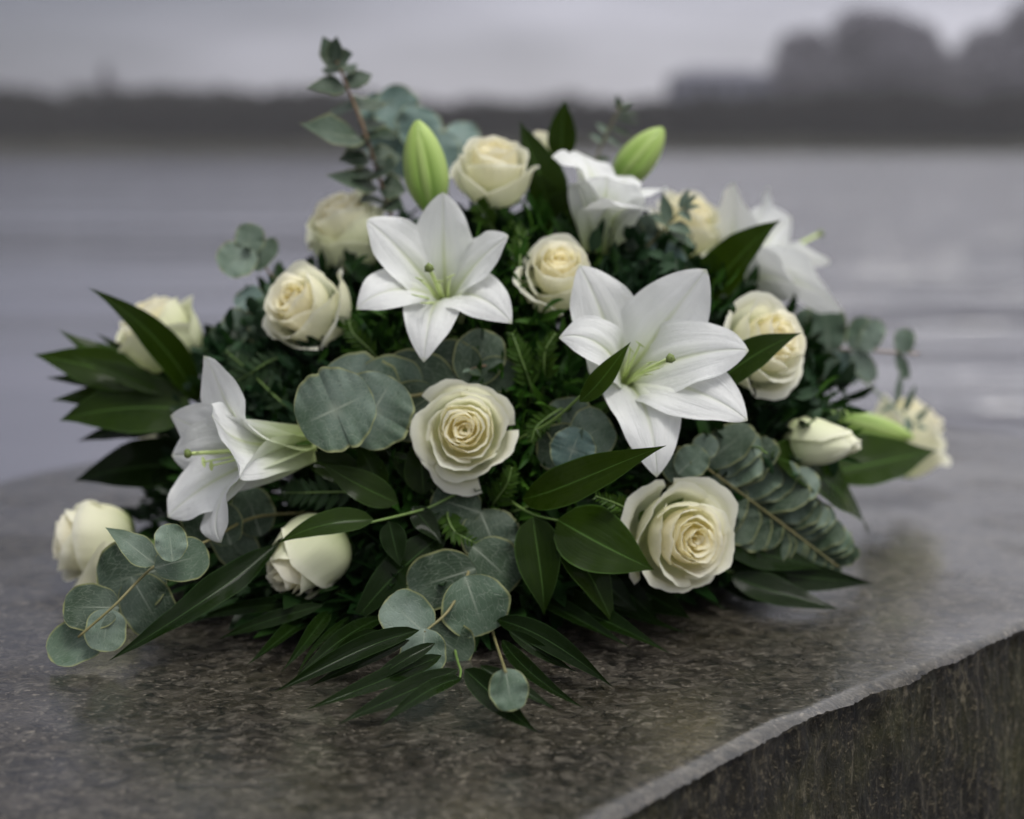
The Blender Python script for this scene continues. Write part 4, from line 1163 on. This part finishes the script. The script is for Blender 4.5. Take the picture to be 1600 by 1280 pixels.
sprig('eucalyptus_sprig', 'eucalyptus sprig stretched over the stone at the lower left, its tip touching the stone', 'eucalyptus sprig', EUC,
      [pt(410, 806, gg(.070)), pt(325, 845, gg(.067)), pt(245, 882, gg(.058)), pt(180, 945, gg(.040)), pt(122, 996, gg(.022))],
      [lf(243, 882, 164, 824, 44, 'euc', gg(.062), gg(.085), prof_ovate, wave=.12), disc(266, 848, 30, 'euc', gg(.078), (.2, .1), (270, 880), 26), disc(284, 876, 44, 'euc', gg(.062), (.4, .1), (250, 885), 34),
       disc(206, 902, 56, 'eucd', gg(.045), (-.2, .0), (250, 890), 60), disc(230, 945, 50, 'eucd', gg(.030), (.1, -.1), (210, 910), 44), disc(142, 950, 44, 'eucd', gg(.034), (-.1, .2), (180, 950), 38),
       disc(128, 1002, 58, 'euc', gg(.012), (-.1, .5), (185, 970), 36), disc(165, 985, 34, 'euc', gg(.022), (.2, .2), (170, 950), 34),
       disc(320, 812, 44, 'eucd', gg(.065), (.1, .1), (330, 850), 40), disc(365, 850, 44, 'eucd', gg(.050), (.2, .1), (350, 830), 34), disc(395, 800, 40, 'eucd', .02, (.1, .1), (400, 815), 34), disc(350, 820, 34, 'eucd', gg(.07), (.1, .1), (355, 835), 30)], MT['twig'], .0011, .0008)
def frond_leaf(x0, y0, x1, y1, w, mat, hgt, sg, k):
    def go(t):
        c = G(x0, y0, hgt); nrm = ((CAM - c).normalized() * .9 + Vector((.12 * sg, 0, .35))).normalized()
        q = ray(x1, y1); e = CAM + q * ((c - CAM).dot(nrm) / q.dot(nrm))
        off = nrm * (.0006 * (k % 4))
        return leaf(t, c + off, e + off * 2 + nrm * .002, w, MT[mat], prof_round, nrm, fold=random.uniform(.0, .3), lift=random.uniform(-.04, .14), wave=random.uniform(.06, .22), nu=13, nv=9)
    return go
# ladder of overlapping leaves on the right
_lad = []
_p0, _p1 = (1100, 728), (1308, 884)
for k in range(16):
    f = k / 15
    x = _p0[0] + (_p1[0] - _p0[0]) * f * .97; y = _p0[1] + (_p1[1] - _p0[1]) * f * .97
    s_ = 1 - .55 * max(0, (f - .5) / .5) ** 1.4
    hgt = .080 * (1 - f) + .018
    for sg in (-1, 1):
        L = (92 if sg < 0 else 80) * s_ * random.uniform(.78, 1.14)
        ang = math.atan2(_p1[1] - _p0[1], _p1[0] - _p0[0]) + sg * R(66 + random.uniform(-14, 14))
        _lad.append(frond_leaf(x, y, x + L * math.cos(ang), y + L * math.sin(ang) * .92, 50 * s_ + 8, 'euc' if (sg < 0 and k % 3) else 'eucd', hgt, sg, k))
sprig('eucalyptus_sprig', 'feather shaped eucalyptus sprig with tightly overlapping leaves right of the largest rose', 'eucalyptus sprig', EUC,
      [pt(1060, 700, .0), pt(1100, 728, gg(.101)), pt(1205, 806, gg(.062)), pt(1310, 886, gg(.022))], _lad, MT['twig'], .0011, .0007)
sprig('eucalyptus_sprig', 'blurred eucalyptus sprig stretching level to the far right', 'eucalyptus sprig', EUC,
      [pt(1180, 560, yy(1.16)), pt(1250, 545, yy(1.16)), pt(1340, 547, yy(1.16)), pt(1436, 553, yy(1.16))],
      [disc(1262, 515, 34, 'euc', yy(1.17), (0, 0), (1262, 545), 26), disc(1292, 513, 38, 'euc', yy(1.16), (.1, 0), (1295, 545), 32), disc(1345, 522, 28, 'euc', yy(1.16), (.2, 0), (1335, 548), 24),
       disc(1362, 525, 28, 'euc', yy(1.15), (.3, 0), (1350, 548), 18), disc(1413, 533, 20, 'euc', yy(1.16), (0, 0), (1410, 553), 17), disc(1285, 575, 34, 'euc', yy(1.16), (.1, 0), (1280, 548), 26),
       disc(1322, 572, 30, 'eucb', yy(1.17), (.1, 0), (1310, 548), 18), disc(1350, 572, 28, 'euc', yy(1.15), (.1, 0), (1335, 548), 17), disc(1410, 572, 22, 'euc', yy(1.16), (.1, 0), (1402, 552), 9),
       disc(1255, 585, 30, 'eucb', yy(1.17), (.1, 0), (1250, 550), 16)], MT['rtwig'], .0016, .0009)
sprig('eucalyptus_sprig', 'thin blurred eucalyptus twig drooping over the far right rose', 'eucalyptus sprig', EUC,
      [pt(1330, 590, yy(1.18)), pt(1380, 622, yy(1.18)), pt(1432, 668, yy(1.18))],
      [lf(1400, 635, 1408, 572, 10, 'euc', yy(1.18), yy(1.18)), lf(1400, 632, 1372, 648, 9, 'euc', yy(1.18), yy(1.17)), lf(1412, 645, 1432, 600, 12, 'euc', yy(1.18), yy(1.18)),
       lf(1418, 650, 1420, 690, 12, 'euc', yy(1.18), yy(1.17)), lf(1430, 660, 1455, 632, 10, 'euc', yy(1.18), yy(1.18)), lf(1432, 665, 1450, 672, 9, 'euc', yy(1.18), yy(1.18))], MT['stem'], .0011, .0006)
sprig('eucalyptus_sprig', 'eucalyptus tip with small leaves in front of the blurred upper right rose', 'eucalyptus sprig', EUC,
      [pt(980, 450, yy(1.07)), pt(1005, 395, yy(1.06)), pt(1050, 345, yy(1.06)), pt(1078, 312, yy(1.06))],
      [disc(984, 362, 34, 'eucd', yy(1.06), (.2, 0), (1000, 395), 21), disc(1012, 362, 28, 'euc', yy(1.07), (.1, 0), (1018, 390), 17), lf(1045, 350, 1034, 300, 19, 'euc', yy(1.06), yy(1.06), prof_ovate), 
       lf(1044, 350, 1012, 335, 12, 'euc', yy(1.06), yy(1.05), prof_ovate), lf(1046, 352, 1082, 366, 18, 'euc', yy(1.06), yy(1.04), prof_ovate), lf(1050, 358, 1088, 390, 16, 'euc', yy(1.06), yy(1.04), prof_lance),
       lf(1062, 326, 1078, 294, 12, 'euc', yy(1.06), yy(1.06)), lf(1068, 325, 1090, 304, 11, 'euc', yy(1.06), yy(1.05)), lf(1070, 326, 1096, 322, 8, 'euc', yy(1.06), yy(1.05)), lf(1062, 330, 1080, 348, 14, 'euc', yy(1.06), yy(1.05), prof_ovate),
       disc(1040, 395, 40, 'eucb', yy(1.06), (.2, .5), (1015, 375), 18), disc(985, 415, 36, 'euc', yy(1.06), (.1, .2), (990, 390), 26)], MT['twig'], .0013, .0007)
sprig('eucalyptus_sprig', 'thin blurred eucalyptus twig rising at the top right of the leaves', 'eucalyptus sprig', EUC,
      [pt(905, 320, yy(1.2)), pt(925, 262, yy(1.2)), pt(950, 205, yy(1.2)), pt(970, 165, yy(1.2))],
      [lf(968, 170, 964, 146, 10, 'eucd', yy(1.2), yy(1.2)), lf(969, 172, 990, 158, 9, 'eucd', yy(1.2), yy(1.2)), lf(966, 180, 1000, 180, 8, 'eucd', yy(1.2), yy(1.2)), lf(962, 186, 1002, 193, 7, 'eucd', yy(1.2), yy(1.2)),
       lf(955, 200, 988, 214, 7, 'eucd', yy(1.2), yy(1.2)), lf(950, 208, 930, 192, 8, 'euc', yy(1.2), yy(1.2)), lf(944, 222, 920, 210, 9, 'euc', yy(1.2), yy(1.2)), lf(930, 252, 958, 250, 9, 'eucd', yy(1.2), yy(1.2)), lf(928, 256, 905, 240, 9, 'euc', yy(1.2), yy(1.2)), lf(948, 215, 975, 232, 7, 'euc', yy(1.2), yy(1.2))], MT['twig'], .0011, .0006)
sprig('eucalyptus_sprig', 'rounded eucalyptus leaves tucked left below the cream rose turned left', 'eucalyptus sprig', EUC,
      [pt(440, 560, yy(1.06)), pt(400, 510, yy(1.06)), pt(372, 460, yy(1.06))],
      [disc(388, 466, 24, 'eucb', yy(1.06), (.0, .4), (370, 480), 18), disc(372, 508, 26, 'euc', yy(1.05), (-.1, .1), (395, 515), 26), disc(345, 530, 24, 'eucd', yy(1.06), (.6, .1), (360, 550), 12), disc(415, 520, 30, 'eucd', yy(1.05), (.1, .1), (400, 500), 26),
       disc(400, 480, 26, 'euc', yy(1.07), (.1, .3), (385, 490), 18)], MT['twig'], .0012, .0008)
sprig('eucalyptus_sprig', 'grey eucalyptus leaves between the largest lily and the largest rose', 'eucalyptus sprig', EUC,
      [pt(1040, 760, -.005), pt(1070, 730, .02)],
      [disc(1080, 722, 28, 'euc', .022, (.1, .3), (1060, 740), 26), disc(1058, 732, 24, 'eucd', .016, (-.1, .2), (1060, 750), 24), disc(1100, 700, 24, 'euc', .01, (.1, .3), (1080, 720), 20)], MT['twig'], .0012, .0008)

# --- fine fern sprigs in the gaps between the flowers
def fern(x0, y0, x1, y1, w, label, o0=.004, o1=.022, mat='fern', n=12, seed=0):
    rd = random.Random(500 + seed)
    a = pt(x0, y0, o0); b = pt(x1, y1, o1)
    mid = a.lerp(b, .55) + mound_n(a.lerp(b, .5)) * .006 + Vector((rd.uniform(-.006, .006), 0, 0))
    path = curve_path([a, mid, b], 24)
    foot = core_pt(a, .6)
    t = thing('fern_sprig', foot, label, 'fern sprig', 'fine fern sprigs between the flowers')
    tube('stem', curve_path([foot, a, mid, b], 18), .0010, .0004, MT['stem'], t, 5)
    toc = (CAM - mid).normalized()
    for k in range(n):
        f = .10 + .88 * k / (n - 1)
        i = min(len(path) - 2, int(f * (len(path) - 1)))
        p = path[i]; d = (path[i + 1] - path[i]).normalized()
        sd_ = d.cross(toc).normalized()
        L = px(p, w) * (1 - .65 * f ** 1.6) * rd.uniform(.85, 1.15)
        for sg in (-1, 1):
            e = p + (sd_ * sg * .82 + d * .62 + toc * rd.uniform(-.15, .35)) * L
            leaf(t, p, e, L * .34, MT[mat], prof_ovate, toc + Vector((rd.uniform(-.4, .4), 0, rd.uniform(0, .5))), nu=7, nv=5, rnd=rd, wpx=False)
    return t
MT['fern'] = mat_leaf('fern_leaflet', (0.026, 0.060, 0.008), (0.045, 0.095, 0.012), (0.08, 0.15, 0.03), .35, trans=.22)
MT['fernd'] = mat_leaf('grey_fern_leaflet', (0.022, 0.046, 0.018), (0.042, 0.076, 0.034), (0.08, 0.12, 0.06), .35)
fern(455, 640, 352, 548, 34, 'grey green fern sprig left of the large round eucalyptus leaves', mat='fernd', seed=1)
fern(455, 560, 340, 620, 34, 'grey green fern sprig above the side facing lily', mat='fernd', seed=2)
fern(590, 560, 545, 500, 24, 'small fern tip between the left turned rose and the upper lily', seed=3)
fern(830, 610, 800, 520, 30, 'bright fern sprig right of the upper lily, above the centre rose', seed=4)
fern(850, 600, 868, 520, 28, 'bright fern sprig below the rose between the two lilies', seed=5)
fern(812, 430, 800, 345, 26, 'bright fern sprig right of the topmost lily petal', seed=6)
fern(1170, 660, 1330, 640, 36, 'soft grey fern sprig above the green white bud at the right', yy(1.02), yy(1.03), mat='fernd', seed=7)
fern(1120, 690, 1240, 600, 36, 'grey fern sprig right of the largest lily', yy(1.0), yy(1.03), mat='fernd', seed=8)
fern(770, 790, 800, 730, 28, 'bright fern tip just below the centre rose', seed=9)
fern(985, 800, 930, 775, 24, 'bright fern tip left of the largest rose', .03, .05, seed=10)
fern(560, 770, 440, 770, 36, 'dark fern sprig right of the side facing lily', .010, .028, mat='fernd', seed=11)
fern(700, 800, 745, 850, 26, 'fern sprig hanging above the front eucalyptus leaves', .018, .030, seed=12)
fern(880, 640, 830, 690, 26, 'bright fern tip right of the centre rose', .010, .022, seed=13)
fern(770, 360, 745, 320, 26, 'fern tip below the topmost rose', yy(1.05), yy(1.04), seed=14)
